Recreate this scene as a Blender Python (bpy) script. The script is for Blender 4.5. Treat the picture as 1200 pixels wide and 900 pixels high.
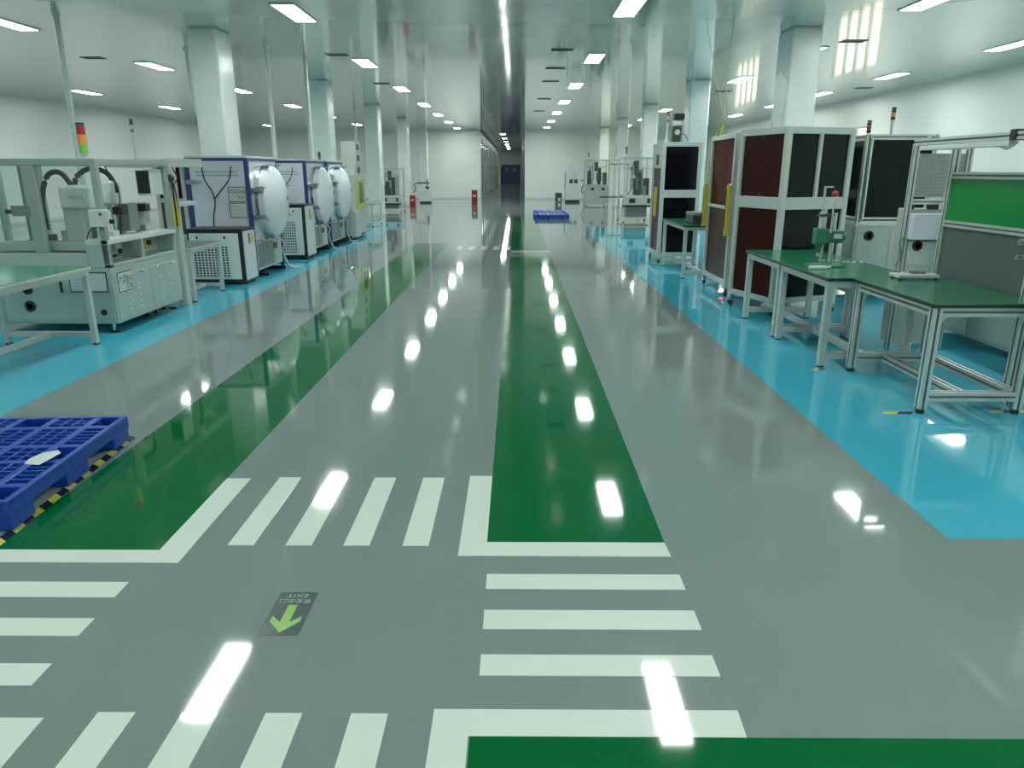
import bpy, bmesh, math, random
from mathutils import Vector, Matrix
random.seed(7)
R = math.radians
SC = bpy.context.scene
COL = SC.collection
for o in list(bpy.data.objects): bpy.data.objects.remove(o)

# ------------------------------------------------------------------ camera
F_PX, PITCH, YAW, CAM_H = 850.0, math.atan(250 / 850.0), math.atan(6 / math.hypot(850, 250)), 1.58
cam_d = bpy.data.cameras.new('camera'); cam_d.sensor_width = 36.0; cam_d.lens = F_PX / 1200.0 * 36.0
cam_d.clip_start = 0.05; cam_d.clip_end = 300
cam = bpy.data.objects.new('camera', cam_d); COL.objects.link(cam)
cam.location = (0, 0, CAM_H); cam.rotation_euler = (math.pi / 2 - PITCH, 0, YAW)
SC.camera = cam

# ------------------------------------------------------------------ world, exposure
w = bpy.data.worlds.new('daylight'); SC.world = w; w.use_nodes = True
wn = w.node_tree.nodes['Background']; wn.inputs[0].default_value = (1.0, 1.0, 0.80, 1); wn.inputs[1].default_value = 1.1
SC.view_settings.view_transform = 'Standard'; SC.view_settings.look = 'None'
SC.view_settings.gamma = 1; SC.view_settings.use_curve_mapping = False
SC.view_settings.exposure = 1.05
SC.cycles.max_bounces = 16; SC.cycles.diffuse_bounces = 10; SC.cycles.glossy_bounces = 8
LIGHT_COL = (0.925, 1.0, 0.95); LIGHT_E = 24.0       # the ceiling panels

# ------------------------------------------------------------------ materials
MATS = {}
def mat(name, col, rough=0.5, metal=0.0, spec=0.5, coat=0.0, coat_r=0.03, coat_ior=1.5, var=0.05, scale=6.0, rvar=0.05,
        bump=0.0, bscale=40.0, emis=None, alpha_mix=None, trans=0.0):
    if name in MATS: return MATS[name]
    m = bpy.data.materials.new(name); m.use_nodes = True
    nt = m.node_tree; N = nt.nodes; L = nt.links
    b = N['Principled BSDF']
    b.inputs['Base Color'].default_value = (*col, 1); b.inputs['Roughness'].default_value = rough
    b.inputs['Metallic'].default_value = metal; b.inputs['Specular IOR Level'].default_value = spec
    b.inputs['Coat Weight'].default_value = coat; b.inputs['Coat Roughness'].default_value = coat_r; b.inputs['Coat IOR'].default_value = coat_ior
    b.inputs['Transmission Weight'].default_value = trans
    tc = N.new('ShaderNodeTexCoord')
    nz = N.new('ShaderNodeTexNoise'); nz.inputs['Scale'].default_value = scale; nz.inputs['Detail'].default_value = 4
    L.new(tc.outputs['Object'], nz.inputs['Vector'])
    if var > 0:
        mx = N.new('ShaderNodeMix'); mx.data_type = 'RGBA'
        mx.inputs['A'].default_value = (*[c * (1 - var) for c in col], 1)
        mx.inputs['B'].default_value = (*[min(1, c * (1 + var)) for c in col], 1)
        L.new(nz.outputs['Fac'], mx.inputs['Factor']); L.new(mx.outputs['Result'], b.inputs['Base Color'])
    if rvar > 0:
        mr = N.new('ShaderNodeMapRange'); mr.inputs['To Min'].default_value = max(0.02, rough - rvar); mr.inputs['To Max'].default_value = rough + rvar
        L.new(nz.outputs['Fac'], mr.inputs['Value']); L.new(mr.outputs['Result'], b.inputs['Roughness'])
    if bump > 0:
        n2 = N.new('ShaderNodeTexNoise'); n2.inputs['Scale'].default_value = bscale; n2.inputs['Detail'].default_value = 2
        L.new(tc.outputs['Object'], n2.inputs['Vector'])
        bp = N.new('ShaderNodeBump'); bp.inputs['Strength'].default_value = 1.0; bp.inputs['Distance'].default_value = bump
        L.new(n2.outputs['Fac'], bp.inputs['Height']); L.new(bp.outputs['Normal'], b.inputs['Normal'])
        L.new(bp.outputs['Normal'], b.inputs['Coat Normal'])
    if emis:
        b.inputs['Emission Color'].default_value = (*emis[0], 1); b.inputs['Emission Strength'].default_value = emis[1]
    if alpha_mix is not None:                        # clear sheet: tinted see-through with a glossy skin
        out = N['Material Output']; tr = N.new('ShaderNodeBsdfTransparent'); tr.inputs[0].default_value = (*alpha_mix[0], 1)
        mix = N.new('ShaderNodeMixShader'); mix.inputs[0].default_value = alpha_mix[1]
        L.new(tr.outputs[0], mix.inputs[1]); L.new(b.outputs[0], mix.inputs[2]); L.new(mix.outputs[0], out.inputs[0])
    MATS[name] = m
    return m

def floor_mat(name, col):                            # self-levelling epoxy under a clear coat
    return mat(name, col, rough=0.5, spec=0.0, coat=1.0, coat_r=0.05, var=0.04, scale=1.3, rvar=0.03, bump=0.0006, bscale=1.6)
F_GREY = floor_mat('grey_epoxy', (0.225, 0.272, 0.266))
F_GREEN = floor_mat('green_epoxy', (0.0005, 0.128, 0.030))
F_BLUE = floor_mat('blue_epoxy', (0.065, 0.44, 0.60))
F_WHITE = floor_mat('white_line_paint', (0.74, 0.80, 0.74))
F_YELLOW = floor_mat('yellow_tape', (0.70, 0.66, 0.10)); F_BLACK = floor_mat('black_tape', (0.02, 0.025, 0.025))
WALL = mat('wall_panel_white', (0.84, 0.88, 0.85), rough=0.30, var=0.02, scale=0.6, rvar=0.04)
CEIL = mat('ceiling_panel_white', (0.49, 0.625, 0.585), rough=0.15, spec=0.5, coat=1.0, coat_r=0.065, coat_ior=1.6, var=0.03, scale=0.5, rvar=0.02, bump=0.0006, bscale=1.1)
COLM = mat('column_panel', (0.78, 0.83, 0.80), rough=0.28, var=0.02, scale=1)
LAMP = mat('lamp_diffuser', (0.9, 0.9, 0.9), rough=0.5, var=0, rvar=0, emis=(LIGHT_COL, LIGHT_E))
WHITE = mat('white_powder_coat', (0.64, 0.69, 0.68), rough=0.38)
LILAC = mat('pale_lilac_panel', (0.66, 0.68, 0.78), rough=0.33)
DOMEM = mat('white_dome_enamel', (0.74, 0.78, 0.84), rough=0.25)
MGREY = mat('machine_grey_green', (0.40, 0.49, 0.46), rough=0.42)
BEIGE = mat('beige_cabinet', (0.46, 0.51, 0.47), rough=0.45)
DGREY = mat('dark_grey_steel', (0.045, 0.055, 0.055), rough=0.45)
SGREY = mat('steel_grey', (0.22, 0.26, 0.25), rough=0.4, metal=0.3)
BLACK = mat('black_plastic', (0.015, 0.017, 0.018), rough=0.4)
RUBBER = mat('black_rubber', (0.02, 0.02, 0.02), rough=0.7)
NAVY = mat('navy_frame', (0.035, 0.045, 0.19), rough=0.35)
ALU = mat('anodised_aluminium', (0.60, 0.66, 0.62), rough=0.33, metal=0.55)
MFRAME = mat('grey_machine_frame', (0.33, 0.40, 0.375), rough=0.4, metal=0.2)
ALUW = mat('white_aluminium_frame', (0.50, 0.56, 0.525), rough=0.38, metal=0.1)
GROOVE = mat('profile_slot', (0.16, 0.18, 0.17), rough=0.6)
CHROME = mat('bright_steel', (0.75, 0.78, 0.78), rough=0.15, metal=1.0)
TMAT = mat('green_antistatic_mat', (0.012, 0.17, 0.085), rough=0.22, var=0.06)
TMATL = mat('pale_green_antistatic_mat', (0.02, 0.21, 0.13), rough=0.18, var=0.06)
EDGE = mat('dark_table_edge', (0.012, 0.03, 0.022), rough=0.35)
PALEEDGE = mat('pale_table_edge', (0.50, 0.60, 0.56), rough=0.4)
GREENP = mat('green_acrylic', (0.0, 0.24, 0.045), rough=0.14, var=0.03)
GREYP = mat('grey_partition_panel', (0.10, 0.125, 0.12), rough=0.35)
BLUEPL = mat('blue_pallet_plastic', (0.005, 0.056, 0.38), rough=0.33, var=0.1, bump=0.0003, bscale=150)
REDM = mat('red_enamel', (0.33, 0.02, 0.03), rough=0.35)
REDK = mat('red_knob', (0.5, 0.03, 0.03), rough=0.3)
ORANGE = mat('orange_lens', (0.75, 0.28, 0.04), rough=0.3)
GREENL = mat('green_lens', (0.22, 0.55, 0.08), rough=0.3)
YEL = mat('yellow_guard', (0.62, 0.52, 0.06), rough=0.4)
YELG = mat('yellow_green_frame', (0.48, 0.56, 0.10), rough=0.4)
PRESSG = mat('press_green', (0.03, 0.19, 0.12), rough=0.35)
BROWN = mat('brown_acrylic', (0.034, 0.0045, 0.0035), rough=0.30, spec=0.12, var=0.2, scale=2)
SMOKE = mat('smoked_dark_acrylic', (0.004, 0.009, 0.0085), rough=0.09, spec=0.25, var=0.2, scale=2)
BLACKP = mat('black_acrylic', (0.003, 0.004, 0.008), rough=0.12, spec=0.35, var=0.1)
AMBER = mat('amber_acrylic', (0.10, 0.018, 0.008), rough=0.12, var=0.1, alpha_mix=((0.62, 0.13, 0.05), 0.35))
DOORB = mat('blue_door_paint', (0.03, 0.06, 0.19), rough=0.25)
GLASS = mat('partition_glass', (0.05, 0.08, 0.09), rough=0.05, spec=0.8, var=0, rvar=0, alpha_mix=((0.45, 0.56, 0.58), 0.45))
ACRYL = mat('clear_acrylic', (0.6, 0.7, 0.68), rough=0.06, var=0, rvar=0, alpha_mix=((0.92, 0.95, 0.94), 0.05))
WGLASS = mat('window_glass', (0.8, 0.85, 0.82), rough=0.05, var=0, rvar=0, alpha_mix=((0.97, 0.98, 0.96), 0.05))
STICK = mat('sticker_dark', (0.055, 0.085, 0.09), rough=0.25, coat=1.0); STICKG = mat('sticker_lime', (0.27, 0.52, 0.10), rough=0.3)
STICKT = mat('sticker_text_grey', (0.33, 0.42, 0.37), rough=0.35)
INK = mat('dark_print', (0.03, 0.045, 0.05), rough=0.5); FAINT = mat('faint_print', (0.40, 0.44, 0.48), rough=0.5)
PAPER = mat('sign_paper', (0.55, 0.62, 0.60), rough=0.5)
SCREEN = mat('dark_screen', (0.02, 0.03, 0.03), rough=0.1)
HOSEW = mat('white_conduit', (0.66, 0.72, 0.70), rough=0.4); HOSEY = mat('yellow_hose', (0.42, 0.44, 0.18), rough=0.4)
MESHM = mat('perforated_grey_sheet', (0.36, 0.40, 0.38), rough=0.5, var=0.25, scale=60)

# ------------------------------------------------------------------ helpers
def tag(o, label=None, cat=None, group=None, kind=None):
    if label: o['label'] = label
    if cat: o['category'] = cat
    if group: o['group'] = group
    if kind: o['kind'] = kind
    return o
def T(name, label, cat, loc, rz=0.0, group=None):
    o = bpy.data.objects.new(name, None); COL.objects.link(o); o.empty_display_size = 0.1
    o.location = loc; o.rotation_euler = (0, 0, rz)
    return tag(o, label, cat, group)
def put(o, parent, loc):
    COL.objects.link(o); loc = Vector(loc)
    if parent is not None:
        o.parent = parent
        if parent.parent is not None: loc = loc - parent.location      # sub-parts are given in the thing's frame
    o.location = loc
    return o
MC = {}
def box_mesh(dx, dy, dz, m, bev):
    k = (round(dx, 4), round(dy, 4), round(dz, 4), m.name, round(bev, 4))
    if k in MC: return MC[k]
    bm = bmesh.new(); bmesh.ops.create_cube(bm, size=1.0)
    bmesh.ops.scale(bm, vec=(dx, dy, dz), verts=bm.verts)
    b = min(bev, 0.45 * min(dx, dy, dz))
    if b > 0.0004: bmesh.ops.bevel(bm, geom=bm.edges[:], offset=b, segments=2, affect='EDGES', profile=0.5)
    me = bpy.data.meshes.new('box'); bm.to_mesh(me); bm.free(); me.materials.append(m)
    MC[k] = me
    return me
def box(parent, name, x0, x1, y0, y1, z0, z1, m, bev=0.004, label=None):
    me = box_mesh(abs(x1 - x0), abs(y1 - y0), abs(z1 - z0), m, bev)
    o = put(bpy.data.objects.new(name, me), parent, ((x0 + x1) / 2, (y0 + y1) / 2, (z0 + z1) / 2))
    if label: o['label'] = label
    return o
def prof_mesh(L, s, ends=True):                       # slotted aluminium section along local z
    k = ('prof', round(L, 4), round(s, 4))
    if k in MC: return MC[k]
    h = s / 2; g = s * 0.13; d = s * 0.16
    q = [(-h, -h), (-g, -h), (-g, -h + d), (g, -h + d), (g, -h), (h, -h)]
    pts = []
    for i in range(4):
        c, sn = [(1, 0), (0, 1), (-1, 0), (0, -1)][i]
        for (x, y) in q[:-1]: pts.append((x * c - y * sn, x * sn + y * c))
    n = len(pts); V = [(x, y, -L / 2) for x, y in pts] + [(x, y, L / 2) for x, y in pts]
    Fc = [(i, (i + 1) % n, n + (i + 1) % n, n + i) for i in range(n)] + [tuple(range(n - 1, -1, -1)), tuple(range(n, 2 * n))]
    me = bpy.data.meshes.new('profile'); me.from_pydata(V, [], Fc); me.materials.append(ALU); me.materials.append(GROOVE)
    for i in range(n):
        if i % 5 in (1, 2, 3): me.polygons[i].material_index = 1
    MC[k] = me
    return me
def prof(parent, name, axis, a0, a1, c, s):            # axis 'x','y','z'; c = the other two coordinates in order
    o = bpy.data.objects.new(name, prof_mesh(abs(a1 - a0), s)); mid = (a0 + a1) / 2
    if axis == 'x': loc = (mid, c[0], c[1]); o.rotation_euler = (0, math.pi / 2, 0)
    elif axis == 'y': loc = (c[0], mid, c[1]); o.rotation_euler = (math.pi / 2, 0, 0)
    else: loc = (c[0], c[1], mid)
    return put(o, parent, loc)
def mesh_obj(name, bm, m, parent, loc=(0, 0, 0), smooth=False, label=None, rot=None):
    bmesh.ops.recalc_face_normals(bm, faces=bm.faces[:])
    me = bpy.data.meshes.new(name); bm.to_mesh(me); bm.free()
    me.materials.append(m)
    if smooth:
        for p in me.polygons: p.use_smooth = True
        try: me.set_sharp_from_angle(angle=R(40))
        except Exception: pass
    o = put(bpy.data.objects.new(name, me), parent, loc)
    if rot: o.rotation_euler = rot
    if label: o['label'] = label
    return o
def bm_box(bm, x0, x1, y0, y1, z0, z1):
    r = bmesh.ops.create_cube(bm, size=1.0)
    bmesh.ops.scale(bm, vec=(x1 - x0, y1 - y0, z1 - z0), verts=r['verts'])
    bmesh.ops.translate(bm, vec=((x0 + x1) / 2, (y0 + y1) / 2, (z0 + z1) / 2), verts=r['verts'])
def bm_cyl(bm, p0, p1, r0, r1=None, seg=16):
    p0, p1 = Vector(p0), Vector(p1); d = p1 - p0
    M = Matrix.Translation((p0 + p1) / 2) @ d.to_track_quat('Z', 'Y').to_matrix().to_4x4()
    bmesh.ops.create_cone(bm, cap_ends=True, segments=seg, radius1=r0, radius2=r0 if r1 is None else r1, depth=d.length, matrix=M)
def cyl(parent, name, p0, p1, r, m, seg=16, r1=None, label=None):
    c = (Vector(p0) + Vector(p1)) / 2; bm = bmesh.new()
    bm_cyl(bm, Vector(p0) - c, Vector(p1) - c, r, r1, seg)
    return mesh_obj(name, bm, m, parent, c, smooth=True, label=label)
def bm_tube(bm, pts, r, seg=8):
    pts = [Vector(p) for p in pts]
    # catmull-rom resample
    P = [pts[0]] + pts + [pts[-1]]; S = []
    for i in range(1, len(P) - 2):
        for t in [k / 6 for k in range(6)]:
            a, b, c, d = P[i - 1], P[i], P[i + 1], P[i + 2]
            S.append(0.5 * ((2 * b) + (c - a) * t + (2 * a - 5 * b + 4 * c - d) * t * t + (3 * b - a - 3 * c + d) * t ** 3))
    S.append(pts[-1]); rings = []
    for i, p in enumerate(S):
        tg = (S[min(i + 1, len(S) - 1)] - S[max(i - 1, 0)]).normalized()
        up = Vector((0, 0, 1)) if abs(tg.z) < 0.9 else Vector((1, 0, 0))
        a = tg.cross(up).normalized(); b = tg.cross(a)
        rings.append([bm.verts.new(p + r * (math.cos(2 * math.pi * k / seg) * a + math.sin(2 * math.pi * k / seg) * b)) for k in range(seg)])
    for i in range(len(rings) - 1):
        # align ring phase
        for k in range(seg):
            bm.faces.new((rings[i][k], rings[i][(k + 1) % seg], rings[i + 1][(k + 1) % seg], rings[i + 1][k]))
    bm.faces.new(rings[0][::-1]); bm.faces.new(rings[-1])
def tube(parent, name, pts, r, m, seg=8, label=None):
    c = Vector(pts[0]); bm = bmesh.new(); bm_tube(bm, [Vector(p) - c for p in pts], r, seg)
    return mesh_obj(name, bm, m, parent, c, smooth=True, label=label)
def lathe(parent, name, prof_pts, m, loc, axis='z', seg=40, label=None):   # prof_pts: (radius, height along axis)
    bm = bmesh.new(); rings = []
    for r, h in prof_pts:
        ring = []
        for k in range(seg):
            a = 2 * math.pi * k / seg; u, v = r * math.cos(a), r * math.sin(a)
            ring.append(bm.verts.new({'z': (u, v, h), 'x': (h, u, v), 'y': (u, h, v)}[axis]))
        rings.append(ring)
    for i in range(len(rings) - 1):
        for k in range(seg): bm.faces.new((rings[i][k], rings[i][(k + 1) % seg], rings[i + 1][(k + 1) % seg], rings[i + 1][k]))
    bm.faces.new(rings[0][::-1]); bm.faces.new(rings[-1])
    return mesh_obj(name, bm, m, parent, loc, smooth=True, label=label)
def prism(parent, name, poly, z0, z1, m, loc=(0, 0, 0), label=None):
    bm = bmesh.new(); a = [bm.verts.new((x, y, z0)) for x, y in poly]; b = [bm.verts.new((x, y, z1)) for x, y in poly]; n = len(poly)
    bm.faces.new(a[::-1]); bm.faces.new(b)
    for i in range(n): bm.faces.new((a[i], a[(i + 1) % n], b[(i + 1) % n], b[i]))
    return mesh_obj(name, bm, m, parent, loc, label=label)
def text(parent, name, s, size, m, loc, rot, ext=0.0004, sx=1.0):
    cu = bpy.data.curves.new(name, 'FONT'); cu.body = s; cu.size = size; cu.extrude = ext; cu.align_x = 'CENTER'; cu.align_y = 'CENTER'
    tmp = bpy.data.objects.new('tmp', cu); COL.objects.link(tmp)
    dg = bpy.context.evaluated_depsgraph_get(); me = bpy.data.meshes.new_from_object(tmp.evaluated_get(dg))
    bpy.data.objects.remove(tmp); me.materials.clear(); me.materials.append(m)
    o = put(bpy.data.objects.new(name, me), parent, loc); o.rotation_euler = rot; o.scale = (sx, 1, 1)
    return o
def copy_tree(root, loc, label=None, group=None):
    def rec(o, p):
        c = o.copy(); COL.objects.link(c); c.parent = p
        for ch in [x for x in KIDS if x.parent == o]: rec(ch, c)
        return c
    KIDS = [x for x in bpy.data.objects if x.parent is not None]
    r = rec(root, None); r.location = loc
    if label: r['label'] = label
    if group: r['group'] = group
    return r
ORD = ['first', 'second', 'third', 'fourth', 'fifth', 'sixth', 'seventh', 'eighth', 'ninth', 'tenth']
FACE_CAM = (math.pi / 2, 0, 0)              # lettering on a face that looks toward -y
FACE_PX = (math.pi / 2, 0, math.pi / 2)     # lettering on a face that looks toward +x

# ------------------------------------------------------------------ the room
XL, XR, YB, YF, H = -15.4, 10.9, -7.0, 43.7, 3.8
CX0, CX1, YE = -2.12, 0.44, 86.0            # passage behind the far wall
def struct(name, x0, x1, y0, y1, z0, z1, m, parent=None, bev=0.0):
    return tag(box(parent, name, x0, x1, y0, y1, z0, z1, m, bev), kind='structure')
bm = bmesh.new(); bm_box(bm, XL, XR, YB, YF, -0.1, 0); bm_box(bm, CX0, CX1, YF, YE, -0.1, 0)
floor = tag(mesh_obj('floor', bm, F_GREY, None), kind='structure')
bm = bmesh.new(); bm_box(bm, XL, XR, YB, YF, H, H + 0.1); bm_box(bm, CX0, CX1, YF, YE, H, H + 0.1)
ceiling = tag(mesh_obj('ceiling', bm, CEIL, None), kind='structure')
struct('wall_left', XL - 0.15, XL, YB, YF, 0, H, WALL)
struct('wall_back', XL, XR, YB - 0.15, YB, 0, H, WALL)
bm = bmesh.new(); bm_box(bm, XL, CX0, YF, YF + 0.12, 0, H)
tag(mesh_obj('wall_far_left', bm, WALL, None), kind='structure')
struct('wall_far_right', CX1, XR, YF, YF + 0.12, 0, H, WALL)
WINS = [(24.0, 27.3), (35.6, 39.2)]; WZ0, WZ1 = 1.0, 2.92
bm = bmesh.new(); y = YB
for a, b in WINS:
    bm_box(bm, XR, XR + 0.15, y, a, 0, H); bm_box(bm, XR, XR + 0.15, a, b, 0, WZ0); bm_box(bm, XR, XR + 0.15, a, b, WZ1, H); y = b
bm_box(bm, XR, XR + 0.15, y, YF, 0, H)
tag(mesh_obj('wall_right', bm, WALL, None), kind='structure')
for i, (a, b) in enumerate(WINS):
    wt = bpy.data.objects.new('window_%d' % (i + 1), None); COL.objects.link(wt); wt.location = (XR, a, WZ0); wt['kind'] = 'structure'
    L_, hh = b - a, WZ1 - WZ0; s = 0.05
    box(wt, 'window_frame', 0.03, 0.12, 0, s, 0, hh, ALUW); box(wt, 'window_frame', 0.03, 0.12, L_ - s, L_, 0, hh, ALUW)
    box(wt, 'window_frame', 0.03, 0.12, s, L_ - s, 0, s, ALUW); box(wt, 'window_frame', 0.03, 0.12, s, L_ - s, hh - s, hh, ALUW)
    n = 4
    for k in range(n):
        u0 = s + (L_ - 2 * s) * k / n; u1 = s + (L_ - 2 * s) * (k + 1) / n
        if k: box(wt, 'mullion', 0.03, 0.12, u0 - 0.045, u0 + 0.045, s, hh - s, ALUW)
        box(wt, 'pane', 0.07, 0.078, u0 + (0.045 if k else 0), u1 - (0.045 if k < n - 1 else 0), s, hh - s, WGLASS, 0)
    box(wt, 'window_sill', -0.03, 0.14, -0.05, L_ + 0.05, -0.03, 0, WHITE)
# coved skirting
struct('baseboard_left', XL, XL + 0.02, YB, YF, 0.0, 0.08, WHITE); struct('baseboard_right', XR - 0.02, XR, YB, YF, 0, 0.08, WHITE)
struct('baseboard_far_left', XL, CX0, YF - 0.02, YF, 0, 0.08, WHITE); struct('baseboard_far_right', CX1, XR, YF - 0.02, YF, 0, 0.08, WHITE)
# passage beyond
struct('wall_passage_right', CX1, CX1 + 0.12, YF + 0.12, YE, 0, H, SGREY)
struct('wall_passage_end', CX0 - 0.2, CX1 + 0.2, YE, YE + 0.12, 0, H, WALL)
pw = bpy.data.objects.new('wall_passage_left', None); COL.objects.link(pw); pw.location = (CX0, YF, 0); pw['kind'] = 'structure'
yy = 0.12; k = 0
while yy < YE - YF - 1:
    box(pw, 'post', -0.04, 0.04, yy - 0.05, yy + 0.05, 0, H, ALU)
    box(pw, 'pane', -0.005, 0.005, yy + 0.05, yy + 3.0 - 0.05, 0.1, 3.2, GLASS, 0)
    box(pw, 'lower_rail', -0.03, 0.03, yy + 0.05, yy + 2.95, 0, 0.1, ALU, 0)
    box(pw, 'upper_panel', -0.03, 0.03, yy + 0.05, yy + 2.95, 3.2, H, SGREY, 0)
    box(pw, 'rail', -0.035, 0.035, yy + 0.05, yy + 2.95, 2.15, 2.2, ALU, 0)
    yy += 3.0; k += 1
struct('wall_passage_side_room', CX0 - 3.2, CX0 - 3.1, YF + 0.12, YE, 0, H, SGREY)
struct('floor_side_room', CX0 - 3.1, CX0, YF + 0.12, YE, -0.1, -0.001, F_GREY); struct('ceiling_side_room', CX0 - 3.1, CX0, YF + 0.12, YE, H, H + 0.1, CEIL)
d1 = bpy.data.objects.new('door_1', None); COL.objects.link(d1); d1.location = (-0.75, YE, 0); d1['kind'] = 'structure'
for s in (-1, 1):
    lf = box(d1, 'door_leaf', min(0, s * 1.1), max(0, s * 1.1), -0.06, -0.01, 0.02, 2.2, DOORB)
    box(d1, 'vision_pane', s * 0.45 - 0.12, s * 0.45 + 0.12, -0.068, -0.06, 1.45, 1.9, SGREY, 0)
    box(d1, 'kick_plate', s * 0.55 - 0.45, s * 0.55 + 0.45, -0.068, -0.06, 0.05, 0.11, SGREY, 0)
box(d1, 'door_frame', -1.2, -1.1, -0.08, -0.01, 0, 2.3, WHITE); box(d1, 'door_frame', 1.1, 1.19, -0.08, -0.01, 0, 2.3, WHITE); box(d1, 'door_frame', -1.1, 1.1, -0.08, -0.01, 2.2, 2.3, WHITE)
tag(box(None, 'exit_box', -2.05, -1.72, YE - 2.2, YE - 2.0, 1.9, 2.35, WHITE), 'small white box on the wall left of the blue door', 'box')

# ------------------------------------------------------------------ floor paint (parts of the floor)
def paint(name, x0, x1, y0, y1, m, t=0.0012): return box(floor, name, x0, x1, y0, y1, 0.0, t, m, 0)
paint('green_lane', -2.29, -1.548, 2.80, 16.6, F_GREEN); paint('green_lane', -6.0, -2.29, 2.80, 2.93, F_GREEN)
paint('green_lane', -0.13, 0.655, 2.885, 14.0, F_GREEN); paint('green_lane', -0.13, 0.655, 15.3, 27.0, F_GREEN)
paint('green_lane', -0.135, 10.8, -3.0, 1.735, F_GREEN)
paint('green_lane', -6.0, -1.55, -3.0, 1.68, F_GREEN)
paint('blue_zone', 1.93, 5.7, 2.93, 20.5, F_BLUE); paint('blue_zone', -6.6, -3.46, 4.0, 24.0, F_BLUE)
W = lambda *a: paint('white_stripe', *a, F_WHITE, 0.0018)
prism(floor, 'white_corner_line', [(-6, 2.70), (-1.42, 2.70), (-1.42, 3.57), (-1.548, 3.57), (-1.548, 2.805), (-6, 2.805)], 0, 0.0018, F_WHITE)
prism(floor, 'white_corner_line', [(-0.25, 2.765), (0.66, 2.765), (0.655, 2.885), (-0.13, 2.885), (-0.13, 3.61), (-0.25, 3.61)], 0, 0.0018, F_WHITE)
prism(floor, 'white_corner_line', [(-0.25, -1), (-0.14, -1), (-0.14, 1.735), (0.67, 1.735), (0.675, 1.845), (-0.25, 1.845)], 0, 0.0018, F_WHITE)
prism(floor, 'white_corner_line', [(-6, 1.80), (-6, 1.69), (-1.548, 1.69), (-1.548, -1), (-1.42, -1), (-1.42, 1.80)], 0, 0.0018, F_WHITE)
for x in (-1.27, -1.015, -0.76, -0.5): W(x, x + 0.115, 2.85, 3.585); W(x, x + 0.112, 1.08, 1.825)
for y0, y1 in ((2.51, 2.62), (2.25, 2.368), (2.0, 2.107)): W(-0.12, 0.665, y0, y1)
for y0, y1 in ((2.442, 2.55), (2.2, 2.305), (1.942, 2.05)): W(-6, -1.55, y0, y1)
for x in (-1.27, -1.015, -0.76, -0.5, -0.25): W(x, x + 0.115, 15.3, 16.0)
for y0 in (14.85,): W(-0.12, 0.665, y0, y0 + 0.11)

# ------------------------------------------------------------------ ceiling lights
LROWS = [(-12.7, 'over the far left wall side', [-2.2, 2.8, 7.8, 12.8, 17.8, 22.85, 28.2, 33.6, 39.2]),
         (-8.0, 'behind the left machines', [-2.6, 2.4, 7.4, 12.4, 17.3, 22.4, 27.6, 32.8, 38.4]),
         (-3.26, 'over the left grey aisle', [-3.3, 1.7, 6.7, 11.7, 16.85, 22.0, 27.1, 31.8, 36.6, 41.6]),
         (1.58, 'over the right grey aisle', [-3.5, 1.5, 6.4, 11.34, 16.2, 21.17, 26.0, 30.85, 36.0, 40.9]),
         (5.64, 'over the right machines', [-4.0, 1.0, 6.0, 10.94, 15.4, 19.85, 24.7, 29.5, 34.5, 39.4]),
         (9.12, 'near the right wall', [-4.0, 0.7, 5.4, 10.1, 14.66, 19.15, 23.5, 27.6, 32.3, 37.9])]
def in_view(p):
    v = Vector(p) - cam.location; fw = Vector((-math.sin(YAW) * math.cos(PITCH), math.cos(YAW) * math.cos(PITCH), -math.sin(PITCH)))
    rt = Vector((math.cos(YAW), math.sin(YAW), 0)); up = rt.cross(fw); a = v.dot(fw)
    return a > 0.3 and abs(F_PX * v.dot(rt) / a) < 600 and abs(F_PX * v.dot(up) / a) < 450
proto_light = None
def light(x, y, label, group):
    global proto_light
    if proto_light is None:
        t = T('ceiling_light', label, 'ceiling light', (x, y, H), 0, group)
        for s in (-1, 1):
            box(t, 'frame', s * 0.165 - 0.015, s * 0.165 + 0.015, -0.63, 0.63, -0.018, 0, WHITE)
            box(t, 'frame', -0.15, 0.15, s * 0.615 - 0.015, s * 0.615 + 0.015, -0.018, 0, WHITE)
        box(t, 'diffuser', -0.15, 0.15, -0.6, 0.6, -0.014, -0.004, LAMP, 0)
        proto_light = t; return t
    return copy_tree(proto_light, (x, y, H), label, group)
for x, where, ys in LROWS:
    k = 0
    for y in ys:
        if in_view((x, y, H)):
            light(x, y, 'ceiling panel light %s, %s from the camera' % (where, ORD[k]), 'ceiling panel lights'); k += 1
        else: light(x, y, 'ceiling panel light above the picture edge', 'ceiling panel lights out of the picture')
for k, y in enumerate((48.3, 54.5, 61.0, 67.5, 74.0, 80.5)):
    light(-0.9, y, 'small bright light on the passage ceiling, %s from the passage mouth' % ORD[k], 'passage lights')
# ceiling vents
proto_vent = None; VN = {}
for x, where, ys in [(0.86, 'beside the right aisle lights', [15.1, 17.7, 20.2, 25.0, 30.0]), (-3.6, 'beside the left aisle lights', [15.7, 20.7]), (-8.7, 'at upper left', [16.1]), (6.0, 'over the right machines', [14.2, 22.7]), (9.7, 'near the right wall', [21.9])]:
    for k, y in enumerate(ys):
        lb = 'thin dark slot vent in the ceiling %s%s' % (where, ', %s from the camera' % ORD[k] if len(ys) > 1 else '')
        if proto_vent is None:
            t = T('ceiling_vent', lb, 'vent', (x, y, H), 0, 'ceiling slot vents')
            box(t, 'vent_frame', -0.22, 0.22, -0.12, -0.10, -0.012, 0, SGREY); box(t, 'vent_frame', -0.22, 0.22, 0.10, 0.12, -0.012, 0, SGREY)
            for q in range(4): box(t, 'slat', -0.21, 0.21, -0.085 + q * 0.05, -0.065 + q * 0.05, -0.010, 0, DGREY)
            proto_vent = t
        else: copy_tree(proto_vent, (x, y, H), lb)

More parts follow.
